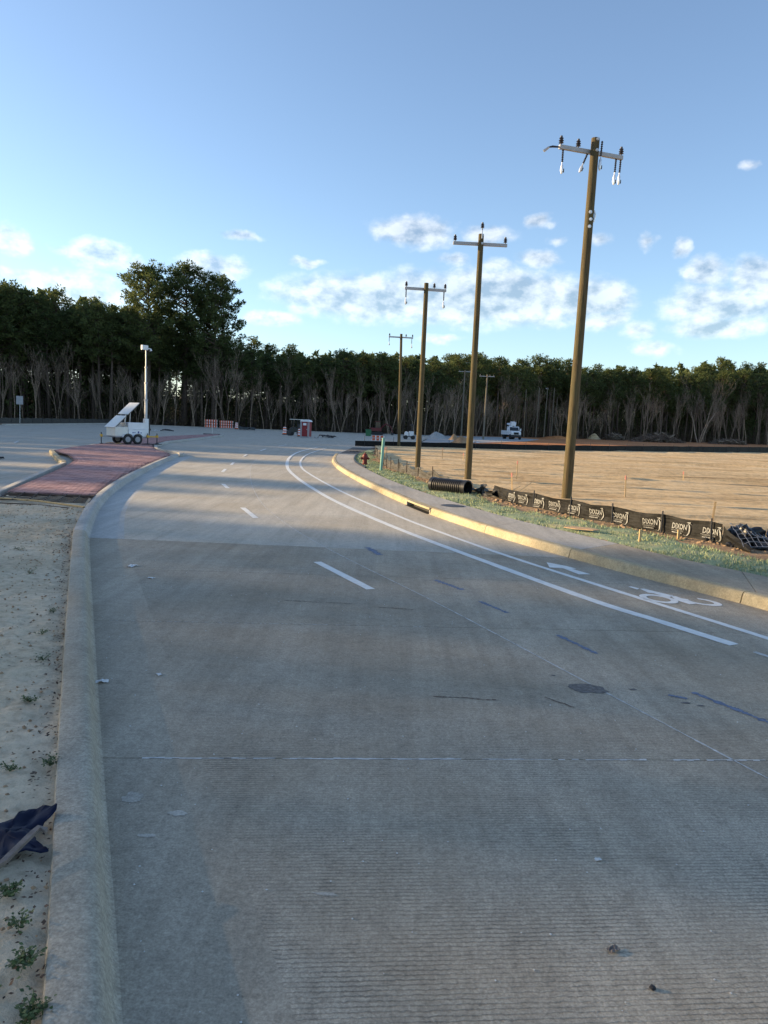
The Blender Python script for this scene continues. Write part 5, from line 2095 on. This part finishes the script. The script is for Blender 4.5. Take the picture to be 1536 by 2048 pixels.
# ------------------------------------------------------------------ barricades and drums
def barricade(x, y, w, h, label, rz=0.0, n=3):
    t = thing('barricade', label, 'barricade', (x, y, 0), rz, 'orange and white barricades')
    bh = h / (n * 1.35)
    for k in range(n):
        z = h - bh / 2 - k * bh * 1.35
        mb = MB()
        mb.box((0, 0, z), (w, 0.04, bh))
        rail = mb.build('rail', M['white'], t)
        ns = max(3, int(w / 0.38))
        for s in range(ns):
            mb = MB()
            x0 = -w / 2 + (s + 0.05) * w / ns
            d = w / ns * 0.72
            mb.poly([(x0, -0.023, z - bh / 2), (x0 + d, -0.023, z - bh / 2), (x0 + d + 0.0, -0.023, z + bh / 2), (x0, -0.023, z + bh / 2)])
            mb.build('stripe', M['orange'], rail)
    for sx in (-1, 1):
        mb = MB()
        mb.box((sx * w * 0.42, 0.035, h / 2), (0.05, 0.03, h))
        mb.box((sx * w * 0.42, 0.0, 0.03), (0.06, 0.9, 0.05))
        mb.build('upright', M['steel'], t)
    return t


barricade(-31.6, 135.2, 2.2, 1.5, 'leftmost orange and white barricade before the wood', 0.05)
barricade(-28.9, 135.4, 2.4, 1.4, 'second orange and white barricade, beside a drum before the wood', 0.0)
barricade(-0.9, 76.5, 1.25, 0.85, 'orange barricade on the road beyond the teal post', 0.1)


def drum(x, y, h, label):
    t = thing('traffic_drum', label, 'traffic drum', (x, y, 0), 0, 'traffic drums')
    zs = [0.08, 0.24, 0.40, 0.56, 0.72, 0.88, 1.0]
    rr2 = [0.28, 0.265, 0.25, 0.235, 0.22, 0.205, 0.19]
    k_ = h / 1.06
    mb = MB()
    mb.lathe([(0.36, 0), (0.36, 0.06), (0.29, 0.085), (0.29, 0.09)], (0, 0, 0), 16)
    mb.build('base', M['black'], t)
    for k in range(6):
        mb = MB()
        mb.lathe([(rr2[k] * k_, zs[k] * k_), (rr2[k + 1] * k_ + 0.008, zs[k + 1] * k_ - 0.01), (rr2[k + 1] * k_, zs[k + 1] * k_)], (0, 0, 0), 18)
        mb.build('band', M['orange'] if k % 2 == 0 else M['white'], t, smooth=True)
    mb = MB()
    mb.box((0, 0, 1.03 * k_), (0.2, 0.04, 0.08))
    mb.build('handle', M['orange'], t)
    return t


drum(-14.15, 104.0, 1.1, 'leftmost orange striped drum near the red toilet')
drum(-13.0, 102.0, 1.0, 'middle orange striped drum, second left of the red toilet')
drum(-11.2, 96.5, 1.0, 'orange striped drum touching the left side of the red toilet')
drum(-27.0, 135.0, 1.2, 'single striped drum right of the two barricades before the wood')

# ------------------------------------------------------------------ portable toilet
t = thing('portable_toilet', 'red portable toilet with white rounded roof on the far road', 'portable toilet', (-9.85, 91.5, 0), RAD(-12))
mb = MB()
mb.box((0, 0, 0.07), (1.15, 1.15, 0.14))
mb.build('base', M['grey'], t, bevel=0.02)
mb = MB()
mb.box((0, 0, 1.03), (1.06, 1.06, 1.78))
mb.build('cabin', M['red'], t, bevel=0.03)
mb = MB()
mb.box((0, -0.545, 1.02), (0.66, 0.03, 1.62))
dr = mb.build('door', M['red'], t, bevel=0.01)
mb = MB()
mb.box((0.0, -0.565, 1.62), (0.42, 0.012, 0.28))
mb.build('door_sign', M['white'], dr, bevel=0.003)
mb = MB()
mb.box((0.26, -0.57, 1.0), (0.06, 0.03, 0.12))
mb.build('latch', M['grey'], dr)
for sx in (-1, 1):
    mb = MB()
    mb.box((sx * 0.40, -0.55, 1.0), (0.07, 0.03, 1.7))
    mb.build('door_frame', M['signback'], t)
    mb = MB()
    mb.box((sx * 0.525, -0.53, 1.0), (0.06, 0.07, 1.74))
    mb.build('corner_post', M['signback'], t)
mb = MB()
pts = []
for k in range(11):
    a = math.pi * k / 10
    pts.append((-0.6 * math.cos(a), 1.92 + 0.26 * math.sin(a) ** 0.8))
mb.prism(pts, 'y', -0.6, 0.6)
mb.build('roof', M['white'], t, smooth=True)

# ------------------------------------------------------------------ machines
t = thing('compact_roller', 'dark compact work machine with canopy parked left of the red toilet', 'work machine', (-12.1, 99.5, 0), RAD(-20))
mb = MB()
mb.box((0.05, 0, 0.72), (1.5, 0.85, 0.5))
mb.prism([(-0.7, 0.5), (-0.15, 0.5), (-0.15, 1.15), (-0.6, 1.0)], 'y', -0.4, 0.4)
mb.build('body', M['greenlens'], t, bevel=0.03)
for x in (-0.75, 0.75):
    mb = MB()
    mb.lathe([(0.3, -0.45), (0.38, -0.43), (0.38, 0.43), (0.3, 0.45)], (x, 0, 0.38), 18, Matrix.Rotation(RAD(90), 3, 'X'))
    mb.build('drum_wheel', M['darkmetal'], t, smooth=True)
for x in (-0.35, 0.55):
    for y in (-0.4, 0.4):
        mb = MB()
        mb.tube([(x, y, 0.9), (x * 0.9, y, 2.1)], 0.035, 6)
        mb.build('canopy_post', M['darkmetal'], t)
mb = MB()
mb.box((0.08, 0, 2.14), (1.45, 1.05, 0.08))
mb.build('canopy', M['cream'], t, bevel=0.02)
mb = MB()
mb.box((0.3, 0, 1.05), (0.45, 0.5, 0.12))
mb.box((0.5, 0, 1.3), (0.1, 0.5, 0.45))
mb.build('seat', M['black'], t, bevel=0.02)

t = thing('excavator', 'small dark red excavator parked before the trees left of the fourth pole', 'excavator', (-1.9, 133.5, 0), RAD(10))
for y in (-0.75, 0.75):
    mb = MB()
    pts = [(-1.1, 0.12), (-0.95, 0.0), (0.95, 0.0), (1.1, 0.12), (1.1, 0.4), (0.95, 0.52), (-0.95, 0.52), (-1.1, 0.4)]
    mb.prism(pts, 'y', y - 0.18, y + 0.18)
    mb.build('track', M['black'], t)
mb = MB()
mb.box((-0.2, 0, 0.95), (1.9, 1.4, 0.6))
mb.build('house', M['machred'], t, bevel=0.05)
mb = MB()
mb.prism([(-0.3, 1.25), (0.6, 1.25), (0.5, 2.25), (-0.3, 2.3)], 'y', -0.6, 0.15)
mb.build('cab', M['glass'], t, bevel=0.03)
mb = MB()
mb.box((0.1, -0.22, 2.32), (0.95, 0.85, 0.08))
mb.build('cab_roof', M['machred'], t)
mb = MB()
mb.tube([(0.7, 0.35, 1.1), (1.7, 0.3, 2.0), (2.6, 0.3, 1.5)], [0.14, 0.13, 0.1], 6)
mb.build('boom', M['machred'], t)
mb = MB()
mb.tube([(2.55, 0.3, 1.6), (2.95, 0.3, 0.45)], [0.1, 0.07], 6)
mb.build('stick', M['machred'], t)
mb = MB()
mb.prism([(2.7, 0.5), (3.05, 0.45), (3.1, 0.05), (2.75, 0.05)], 'y', 0.0, 0.6)
mb.build('bucket', M['darkmetal'], t)

t = thing('waste_bin', 'green waste bin on the gravel left of the fourth utility pole', 'bin', (-2.95, 118.0, 0), RAD(8))
mb = MB()
mb.box((0, 0, 0.5), (0.75, 0.75, 0.95), None, 1.12)
mb.build('body', M['green'], t, bevel=0.03)
mb = MB()
mb.box((0, 0, 1.02), (0.9, 0.9, 0.08))
mb.build('lid', M['green'], t, bevel=0.02)

t = thing('light_tower_cart', 'small white work cart with dark upright mast beside the third pole', 'work cart', (3.2, 106.5, 0), RAD(5))
mb = MB()
mb.box((0.2, 0, 0.75), (0.62, 0.8, 0.75))
mb.build('cabinet', M['white'], t, bevel=0.03)
mb = MB()
mb.box((-0.1, 0, 0.42), (1.6, 0.8, 0.12))
mb.build('chassis', M['darkmetal'], t)
mb = MB()
mb.prism([(-0.75, 0.45), (-0.2, 0.45), (-0.25, 1.0), (-0.55, 1.1), (-0.75, 0.9)], 'y', -0.35, 0.35)
mb.build('engine_cover', M['white'], t, bevel=0.04)
for x in (-0.6, 0.45):
    for y in (-0.42, 0.42):
        mb = MB()
        mb.lathe([(0.15, -0.09), (0.28, -0.08), (0.28, 0.08), (0.15, 0.09)], (x, y, 0.28), 14, Matrix.Rotation(RAD(90), 3, 'X'))
        mb.build('wheel', M['black'], t, smooth=True)
mb = MB()
mb.tube([(0.25, 0, 1.1), (0.25, 0, 1.95)], 0.05, 8)
mb.build('mast', M['darkmetal'], t)
mb = MB()
mb.box((0.22, -0.05, 2.02), (0.36, 0.2, 0.24))
mb.build('lamp_head', M['darkmetal'], t, bevel=0.03)

# bucket truck
t = thing('bucket_truck', 'white utility bucket truck facing the camera before the far trees', 'truck', (24.3, 146.5, 0), RAD(9))
mb = MB()
mb.box((0, 0.4, 0.75), (1.0, 6.2, 0.25))
mb.build('frame', M['darkmetal'], t)
mb = MB()
mb.prism([(-2.3, 0.85), (-2.3, 1.35), (-2.15, 1.5), (-1.0, 1.62), (-1.0, 0.85)], 'x', -0.95, 0.95)
mb.build('hood', M['white'], t, bevel=0.06)
mb = MB()
mb.prism([(-1.05, 0.85), (-1.05, 1.62), (-0.72, 2.38), (-0.6, 2.45), (0.45, 2.45), (0.5, 0.85)], 'x', -1.05, 1.05)
cab_ = mb.build('cab', M['white'], t, bevel=0.05)
mb = MB()
mb.poly([(-0.92, -1.075, 1.66), (0.92, -1.075, 1.66), (0.86, -0.765, 2.33), (-0.86, -0.765, 2.33)])
mb.build('windshield', M['glass'], cab_)
mb = MB()
mb.box((0, -2.33, 1.15), (0.95, 0.06, 0.42))
mb.build('grille', M['black'], t)
mb = MB()
mb.box((0, -2.42, 0.62), (2.1, 0.16, 0.32))
mb.build('bumper', M['darkmetal'], t, bevel=0.03)
for sx in (-1, 1):
    mb = MB()
    mb.lathe([(0.15, 0), (0.14, 0.05), (0, 0.07)], (sx * 0.72, -2.31, 1.15), 12, Matrix.Rotation(RAD(90), 3, 'X'))
    mb.build('headlight', M['clamp'], t, smooth=True)
    mb = MB()
    mb.box((sx * 1.28, -1.0, 1.85), (0.2, 0.08, 0.5))
    mb.tube([(sx * 1.05, -0.95, 1.7), (sx * 1.28, -0.98, 1.75)], 0.02, 5)
    mb.build('mirror', M['white'], t)
    mb = MB()
    mb.lathe([(0.25, -0.14), (0.5, -0.13), (0.5, 0.13), (0.25, 0.14)], (sx * 0.95, -1.65, 0.5), 18, Matrix.Rotation(RAD(90), 3, 'Y'))
    mb.build('wheel', M['black'], t, smooth=True)
    mb = MB()
    mb.lathe([(0.25, -0.28), (0.5, -0.26), (0.5, 0.26), (0.25, 0.28)], (sx * 0.85, 2.2, 0.5), 18, Matrix.Rotation(RAD(90), 3, 'Y'))
    mb.build('wheel', M['black'], t, smooth=True)
    mb = MB()
    mb.box((sx * 1.0, 2.0, 1.25), (0.42, 2.9, 0.8))
    mb.build('side_locker', M['white'], t, bevel=0.03)
mb = MB()
mb.box((0, 2.0, 0.95), (1.6, 2.9, 0.12))
mb.build('deck', M['grey'], t)
mb = MB()
mb.lathe([(0.3, 0.95), (0.28, 2.5), (0.2, 2.7)], (0, 1.2, 0), 12)
mb.build('turret', M['white'], t, smooth=True)
mb = MB()
mb.tube([(0, 1.2, 2.65), (0.05, 3.6, 2.95)], 0.16, 8)
mb.tube([(0.15, 3.6, 3.0), (0.1, 0.1, 3.05)], 0.13, 8)
mb.build('boom', M['white'], t, smooth=True)
mb = MB()
mb.box((-0.2, -0.4, 2.98), (0.68, 0.68, 0.85), None, 1.08)
mb.build('bucket', M['white'], t, bevel=0.05)
mb = MB()
mb.tube([(0.35, -0.2, 2.5), (0.55, 0.0, 3.3)], [0.16, 0.1], 6)
mb.build('bucket_arm', M['white'], t)

# ------------------------------------------------------------------ piles
def mound(name, label, cat, x, y, rx, ry, h, mat, seed, n=28, rough=0.25):
    mb = MB()
    rings = 9
    mb.v.append((0, 0, h))
    for i in range(1, rings + 1):
        r = i / rings
        for k in range(n):
            a = 2 * math.pi * k / n
            px, py = rx * r * math.cos(a), ry * r * math.sin(a)
            z = h * (0.5 + 0.5 * math.cos(math.pi * r)) ** 0.8
            z *= 1 + rough * mn.noise(Vector((px * 0.9, py * 0.9, seed)))
            z += h * 0.1 * mn.noise(Vector((px * 3, py * 3, seed)))
            if i == rings:
                z = -0.15
            mb.v.append((px, py, z))
    for k in range(n):
        mb.f.append((0, 1 + k, 1 + (k + 1) % n))
    for i in range(rings - 1):
        for k in range(n):
            a, b2 = 1 + i * n + k, 1 + i * n + (k + 1) % n
            mb.f.append((a, a + n, b2 + n, b2))
    o = mb.build(name, mat, None, smooth=True, loc=(x, y, 0))
    return tag(o, label, cat)


mound('gravel_pile', 'grey gravel pile beside the second utility pole, before the wood', 'gravel pile', 7.9, 119, 2.1, 1.6, 1.05, M['gravel'], 1)
mound('clay_pile', 'small brown clay mound left of the second utility pole behind the far fence', 'dirt pile', 9.2, 92.5, 1.6, 1.3, 0.9, M['verge'], 2)
mound('dirt_pile', 'low tan dirt mound right of the nearest pole before the far wood', 'dirt pile', 57.2, 209, 2.2, 1.8, 1.5, M['field'], 3)
mound('rubble_pile', 'small brown rubble heap right of the grey gravel pile', 'rubble pile', 10.4, 117, 0.9, 0.8, 0.85, M['verge'], 4)
mound('clay_pile', 'low reddish spoil bank at the foot of the bare poles', 'dirt pile', 41.5, 183, 5.5, 1.6, 0.7, M['clay'], 6)


def brush_pile(label, x, y, w, d, h, n, seed):
    rg = random.Random(seed)
    t = thing('brush_pile', label, 'brush pile', (x, y, 0), RAD(28), 'brush piles before the far wood')
    mb = MB()
    for k in range(n):
        u = rg.uniform(-1, 1)
        hh = h * (1 - abs(u) ** 2.2) * (0.75 + 0.5 * mn.noise(Vector((u * 3, seed, 0))))
        c = Vector((u * w / 2, rg.uniform(-d / 2, d / 2), rg.random() * hh))
        a = rg.uniform(0, 6.28)
        L = rg.uniform(0.5, 2.6)
        dv = Vector((math.cos(a), math.sin(a), rg.gauss(0.05, 0.32))) * L / 2
        r = rg.uniform(0.02, 0.09)
        mb.tube([c - dv, c + Vector((0, 0, rg.uniform(-.15, .15))), c + dv], [r, r * .8, r * .35], 4, False)
    mb.build('branches', M['brush'], t)['kind'] = 'stuff'
    mo = MB()
    for k in range(16):
        lump(mo, (rg.uniform(-.42, .42) * w, rg.uniform(-.3, .3) * d, 0.2), rg.uniform(0.5, 0.9) * h * 0.6, k + seed * 9, 2, 0.7)
    mo.build('packed_core', M['litter'], t)
    for k in range(7):
        ml_ = MB()
        u = rg.uniform(-0.9, 0.9)
        c = Vector((u * w / 2, -d / 2 * rg.uniform(0.5, 1.0), 0.35 + rg.random() * h * (1 - u * u) * 0.7))
        a = rg.uniform(-0.9, 0.9)
        L = rg.uniform(1.2, 2.8)
        dv = Vector((math.cos(a), math.sin(a) * 0.4, rg.gauss(0, 0.25))) * L / 2
        ml_.tube([c - dv, c + dv], [0.16, 0.11], 7)
        ml_.build('log', M['logs'], t, smooth=True)
    return t


brush_pile('largest long brush pile of cut branches before the far wood', 70.2, 196, 16.5, 4.0, 2.7, 900, 1)
brush_pile('brush pile at the right edge of the picture below the far wood', 98.0, 217, 13, 3.2, 1.9, 600, 2)
brush_pile('small dark brush pile left of the largest one', 62.0, 206, 5.5, 2.6, 2.4, 330, 3)

# ------------------------------------------------------------------ litter and debris
def crumple(name, label, cat, x, y, z, s, mat, seed, sx=1.0, group=None):
    mb = MB()
    n = 6
    for i in range(n + 1):
        for j in range(n + 1):
            u, v = i / n - .5, j / n - .5
            mb.v.append((u * s * sx, v * s * 0.6, 0.004 + s * 0.25 * abs(mn.noise(Vector((u * 4 + seed, v * 4, seed)))) + s * 0.08 * (0.5 - abs(u))))
    for i in range(n):
        for j in range(n):
            k = i * (n + 1) + j
            mb.f.append((k, k + n + 1, k + n + 2, k + 1))
    o = mb.build(name, mat, None, loc=(x, y, z))
    o.rotation_euler = (0, 0, seed * 1.3)
    return tag(o, label, cat, group)


G_ = 'white paper scraps on the near road'
crumple('paper_scrap', 'white paper scrap on the road, nearest the start of the clean gutter', 'paper', -3.52, 10.4, 0.002, 0.16, M['paper'], 1, 1, G_)
crumple('paper_scrap', 'tiny white scrap on the road right of the larger far scrap', 'paper', -3.02, 9.67, 0.002, 0.09, M['paper'], 2.1, 1, G_)
crumple('paper_scrap', 'white folded scrap in the gutter beside the left kerb', 'paper', -2.20, 5.79, 0.002, 0.10, M['paper'], 0.2, 1, G_)
crumple('paper_scrap', 'pale scrap on the road a step right of the gutter scrap', 'paper', -1.81, 6.01, 0.002, 0.06, M['paper'], 4.1, 1, G_)
crumple('paper_scrap', 'tiny pale fleck on the near road at the right', 'paper', 1.15, 3.56, 0.002, 0.035, M['paper'], 5.1, 1, G_)
crumple('leaf', 'single curled brown leaf on the near road at lower right', 'leaf', 1.03, 2.90, 0.002, 0.055, M['rail'], 0.4)
mb = MB()
lump(mb, (0, 0, 0), 0.013, 3, 1, 0.7)
tag(mb.build('pebble', M['black'], loc=(1.12, 2.69, 0.008)), 'small black pebble on the near road at lower right', 'pebble')
crumple('plastic_bag', 'white bag lying on the road right of the red toilet', 'bag', -8.6, 93.0, 0.0, 0.9, M['paper'], 7)
crumple('plastic_bag', 'white bundle on the far road right of the camera trailer', 'bag', -29.5, 96, 0.0, 0.9, M['paper'], 8)
crumple('dark_tarp', 'flat dark debris on the road right of the red toilet', 'debris', -7.6, 97, 0.0, 2.4, M['black'], 9)
crumple('dark_tarp', 'dark flat debris beside the white bundle on the far road', 'debris', -28.2, 96.5, 0.0, 1.6, M['black'], 10)
crumple('dark_tarp', 'dark flat debris strip on the far road before the wood', 'debris', -24.5, 132, 0.0, 4.5, M['greenlens'], 11)
crumple('dark_tarp', 'small black debris on the other carriageway at the left edge', 'debris', -16.6, 31.6, 0.0, 0.8, M['black'], 12)
crumple('dark_tarp', 'black scrap on the road near the end of the white lines', 'debris', -2.2, 53.0, 0.0, 0.9, M['black'], 13)
crumple('plastic_bag', 'white sheet lying on the gravel beside the brown clay mound', 'bag', 11.2, 96, 0.1, 1.2, M['paper'], 14)

# fine chips scattered on the road
chips = MB()
rng = random.Random(8)
for k in range(260):
    y = 1.9 + 9 * rng.random() ** 1.6
    x = lc(y) + 0.1 + rng.random() ** 1.5 * 6
    lump(chips, (x, y, 0.003), rng.uniform(0.0025, 0.007), k, 0, 0.7)
tag(chips.build('road_grit', M['paper']), 'pale grit and tiny chips scattered over the near road', 'grit', kind='stuff')

# torn navy plastic with bent bar, lower left
t = thing('plastic_sheet', 'torn dark blue plastic panel half buried in sand beside the left kerb', 'plastic sheet', (-1.60, 3.31, 0.125), 0)
def zsand(x, y):
    return 0.118 + 0.028 * mn.noise(Vector((x * 1.1, y * 1.1, 0))) + 0.026 * mn.noise(Vector((x * 4.3, y * 4.3, 3)))


ctrl = [(-2.0, 3.44), (-1.88, 3.47), (-1.81, 3.50), (-1.80, 3.56), (-1.77, 3.60), (-1.70, 3.625), (-1.645, 3.62), (-1.628, 3.57), (-1.655, 3.50), (-1.655, 3.42), (-1.62, 3.36), (-1.56, 3.30), (-1.525, 3.262), (-1.60, 3.252), (-1.66, 3.225), (-1.69, 3.17), (-1.72, 3.12), (-2.0, 3.08)]
outl = []
for k in range(len(ctrl)):
    p0, p1, p2, p3 = [Vector(ctrl[(k + d) % len(ctrl)]) for d in (-1, 0, 1, 2)]
    for q in range(4):
        t_ = q / 4
        w_ = 0.5 * ((2 * p1) + (p2 - p0) * t_ + (2 * p0 - 5 * p1 + 4 * p2 - p3) * t_ * t_ + (3 * p1 - p0 - 3 * p2 + p3) * t_ ** 3)
        outl.append((w_.x + 0.006 * mn.noise(w_.to_3d() * 40), w_.y + 0.006 * mn.noise(w_.to_3d() * 40 + Vector((9, 0, 0)))))
mb = MB()
cx, cy_ = -1.77, 3.37
n = len(outl)
rings = 6
lift = lambda x, y: zsand(x, y) - 0.12 + 0.035 + 0.05 * mn.noise(Vector((x * 7, y * 7, 1))) + 0.02 * mn.noise(Vector((x * 22, y * 22, 4))) + 0.09 * max(0, (y - 3.40))
mb.v.append((cx + 1.66, cy_ - 3.38, lift(cx, cy_)))
for r in range(1, rings + 1):
    for p in outl:
        x, y = lin(cx, p[0], r / rings), lin(cy_, p[1], r / rings)
        mb.v.append((x + 1.66, y - 3.38, lift(x, y)))
for k in range(n):
    mb.f.append((0, 1 + (k + 1) % n, 1 + k))
for r in range(rings - 1):
    for k in range(n):
        a, b2 = 1 + r * n + k, 1 + r * n + (k + 1) % n
        mb.f.append((a, b2, b2 + n, a + n))
o = mb.build('panel', M['navy'], t, smooth=True)
sol = o.modifiers.new('solid', 'SOLIDIFY')
sol.thickness = 0.004
mb = MB()
bp = [(-1.80, 3.055, 0.065), (-1.665, 3.085, 0.07), (-1.645, 3.11, 0.075), (-1.61, 3.30, 0.095), (-1.60, 3.345, 0.098), (-1.565, 3.345, 0.085)]
prevr = None
for k, p in enumerate(bp):
    a = Vector(bp[max(0, k - 1)])
    b2 = Vector(bp[min(len(bp) - 1, k + 1)])
    d = (b2 - a).normalized()
    nr = Vector((d.y, -d.x, 0)).normalized() * 0.014
    c = Vector(p) + Vector((1.66, -3.38, 0))
    cur = [c - nr - Vector((0, 0, 0.008)), c + nr - Vector((0, 0, 0.008)), c + nr + Vector((0, 0, 0.008)), c - nr + Vector((0, 0, 0.008))]
    if prevr:
        for j in range(4):
            mb.quad(prevr[j], prevr[(j + 1) % 4], cur[(j + 1) % 4], cur[j])
    else:
        mb.quad(*cur[::-1])
    prevr = cur
mb.quad(*prevr)
mb.build('bent_bar', M['rail'], t, bevel=0.003)

# weeds on the sand
def weed(x, y, r, n, label, seed):
    rg = random.Random(seed)
    t = thing('weed', label, 'weed', (x, y, zsand(x, y) - 0.005), 0, 'small weeds on the sand')
    st = MB()
    lf = MB()
    for k in range(n):
        a = rg.uniform(0, 6.28)
        L = r * rg.uniform(0.3, 1.0)
        tip = Vector((math.cos(a) * L, math.sin(a) * L, rg.uniform(0.01, 0.05)))
        st.tube([(0, 0, 0), tip * 0.5 + Vector((0, 0, 0.015)), tip], 0.0015, 3, False)
        for j in range(5):
            c = tip * rg.uniform(0.35, 1.05) + Vector((rg.gauss(0, .008), rg.gauss(0, .008), rg.uniform(0.0, 0.02)))
            o = Vector((rg.gauss(0, 1), rg.gauss(0, 1), rg.gauss(0.3, .5))).normalized()
            w = o.cross(Vector((0, 0, 1)))
            w = w.normalized() if w.length > .01 else Vector((1, 0, 0))
            s = rg.uniform(0.008, 0.017)
            lf.quad(c - w * s * .1, c + o * s * .6 - w * s * .5, c + o * s * 1.3, c + o * s * .6 + w * s * .5)
    st.build('stems', M['weed'], t)
    lf.build('leaves', M['weed'], t)


rng = random.Random(19)
WE = [(-1.115, 2.30, 0.075, 34, 'leafy green weed nearest the camera against the left kerb'), (-1.24, 2.52, 0.07, 30, 'leafy green weed second from the bottom beside the left kerb'), (-1.36, 2.72, 0.05, 14, 'small weed below the blue plastic near the kerb'), (-1.50, 2.92, 0.07, 24, 'spreading weed just below the blue plastic panel'), (-1.28, 2.36, 0.035, 8, 'tiny sprout at the bottom left corner of the sand'), (-1.86, 4.10, 0.06, 18, 'dark weed against the kerb just above the blue plastic'), (-2.05, 4.02, 0.05, 12, 'weed above the blue plastic a hand from the kerb'), (-2.13, 3.9, 0.04, 9, 'small weed left of the one above the blue plastic'), (-2.45, 5.10, 0.08, 16, 'thin weed half way along the sand near the kerb'), (-2.72, 5.9, 0.07, 12, 'thin weed farther along the sand near the kerb'), (-3.05, 6.6, 0.06, 10, 'weed against the kerb in the middle distance'), (-3.3, 7.4, 0.08, 12, 'weed against the kerb beyond the middle distance one'), (-4.4, 9.2, 0.1, 10, 'faint weed out on the sand in the distance'), (-5.2, 10.6, 0.12, 12, 'farthest weed on the sand by the kerb joint')]
for k, w in enumerate(WE):
    weed(*w, seed=500 + k)
dl = MB()
for k in range(1100):
    y = 2.0 + 11 * rng.random() ** 1.4
    d = 0.27 + (abs(rng.gauss(0, 0.10)) if rng.random() < 0.5 else rng.random() * 1.6)
    x = lc(y) - d
    c = Vector((x, y, zsand(x, y) + rng.uniform(-0.005, 0.018)))
    o = Vector((rng.gauss(0, 1), rng.gauss(0, 1), rng.gauss(0, .35))).normalized()
    w = o.cross(Vector((0, 0, 1))).normalized()
    s = rng.uniform(0.005, 0.018) * (1 + y / 14)
    dl.quad(c - w * s * .2, c + o * s * .7 - w * s * .5, c + o * s * 1.4, c + o * s * .6 + w * s * .45)
tag(dl.build('dead_leaves', M['deadleaf']), 'dark dead leaves and crumbs scattered on the sand along the left kerb', 'leaf litter', kind='stuff')
cr_2 = MB()
for k in range(1500):
    y = 1.9 + 14 * rng.random() ** 1.3
    x = lc(y) - 0.28 - rng.random() * 2.2
    lump(cr_2, (x, y, zsand(x, y) + 0.002), rng.uniform(0.003, 0.013) * (1 + y / 20), k, 0, 0.7)
tag(cr_2.build('sand_crumbs', M['clod']), 'small crumbs of soil on the sand left of the kerb', 'soil', kind='stuff')
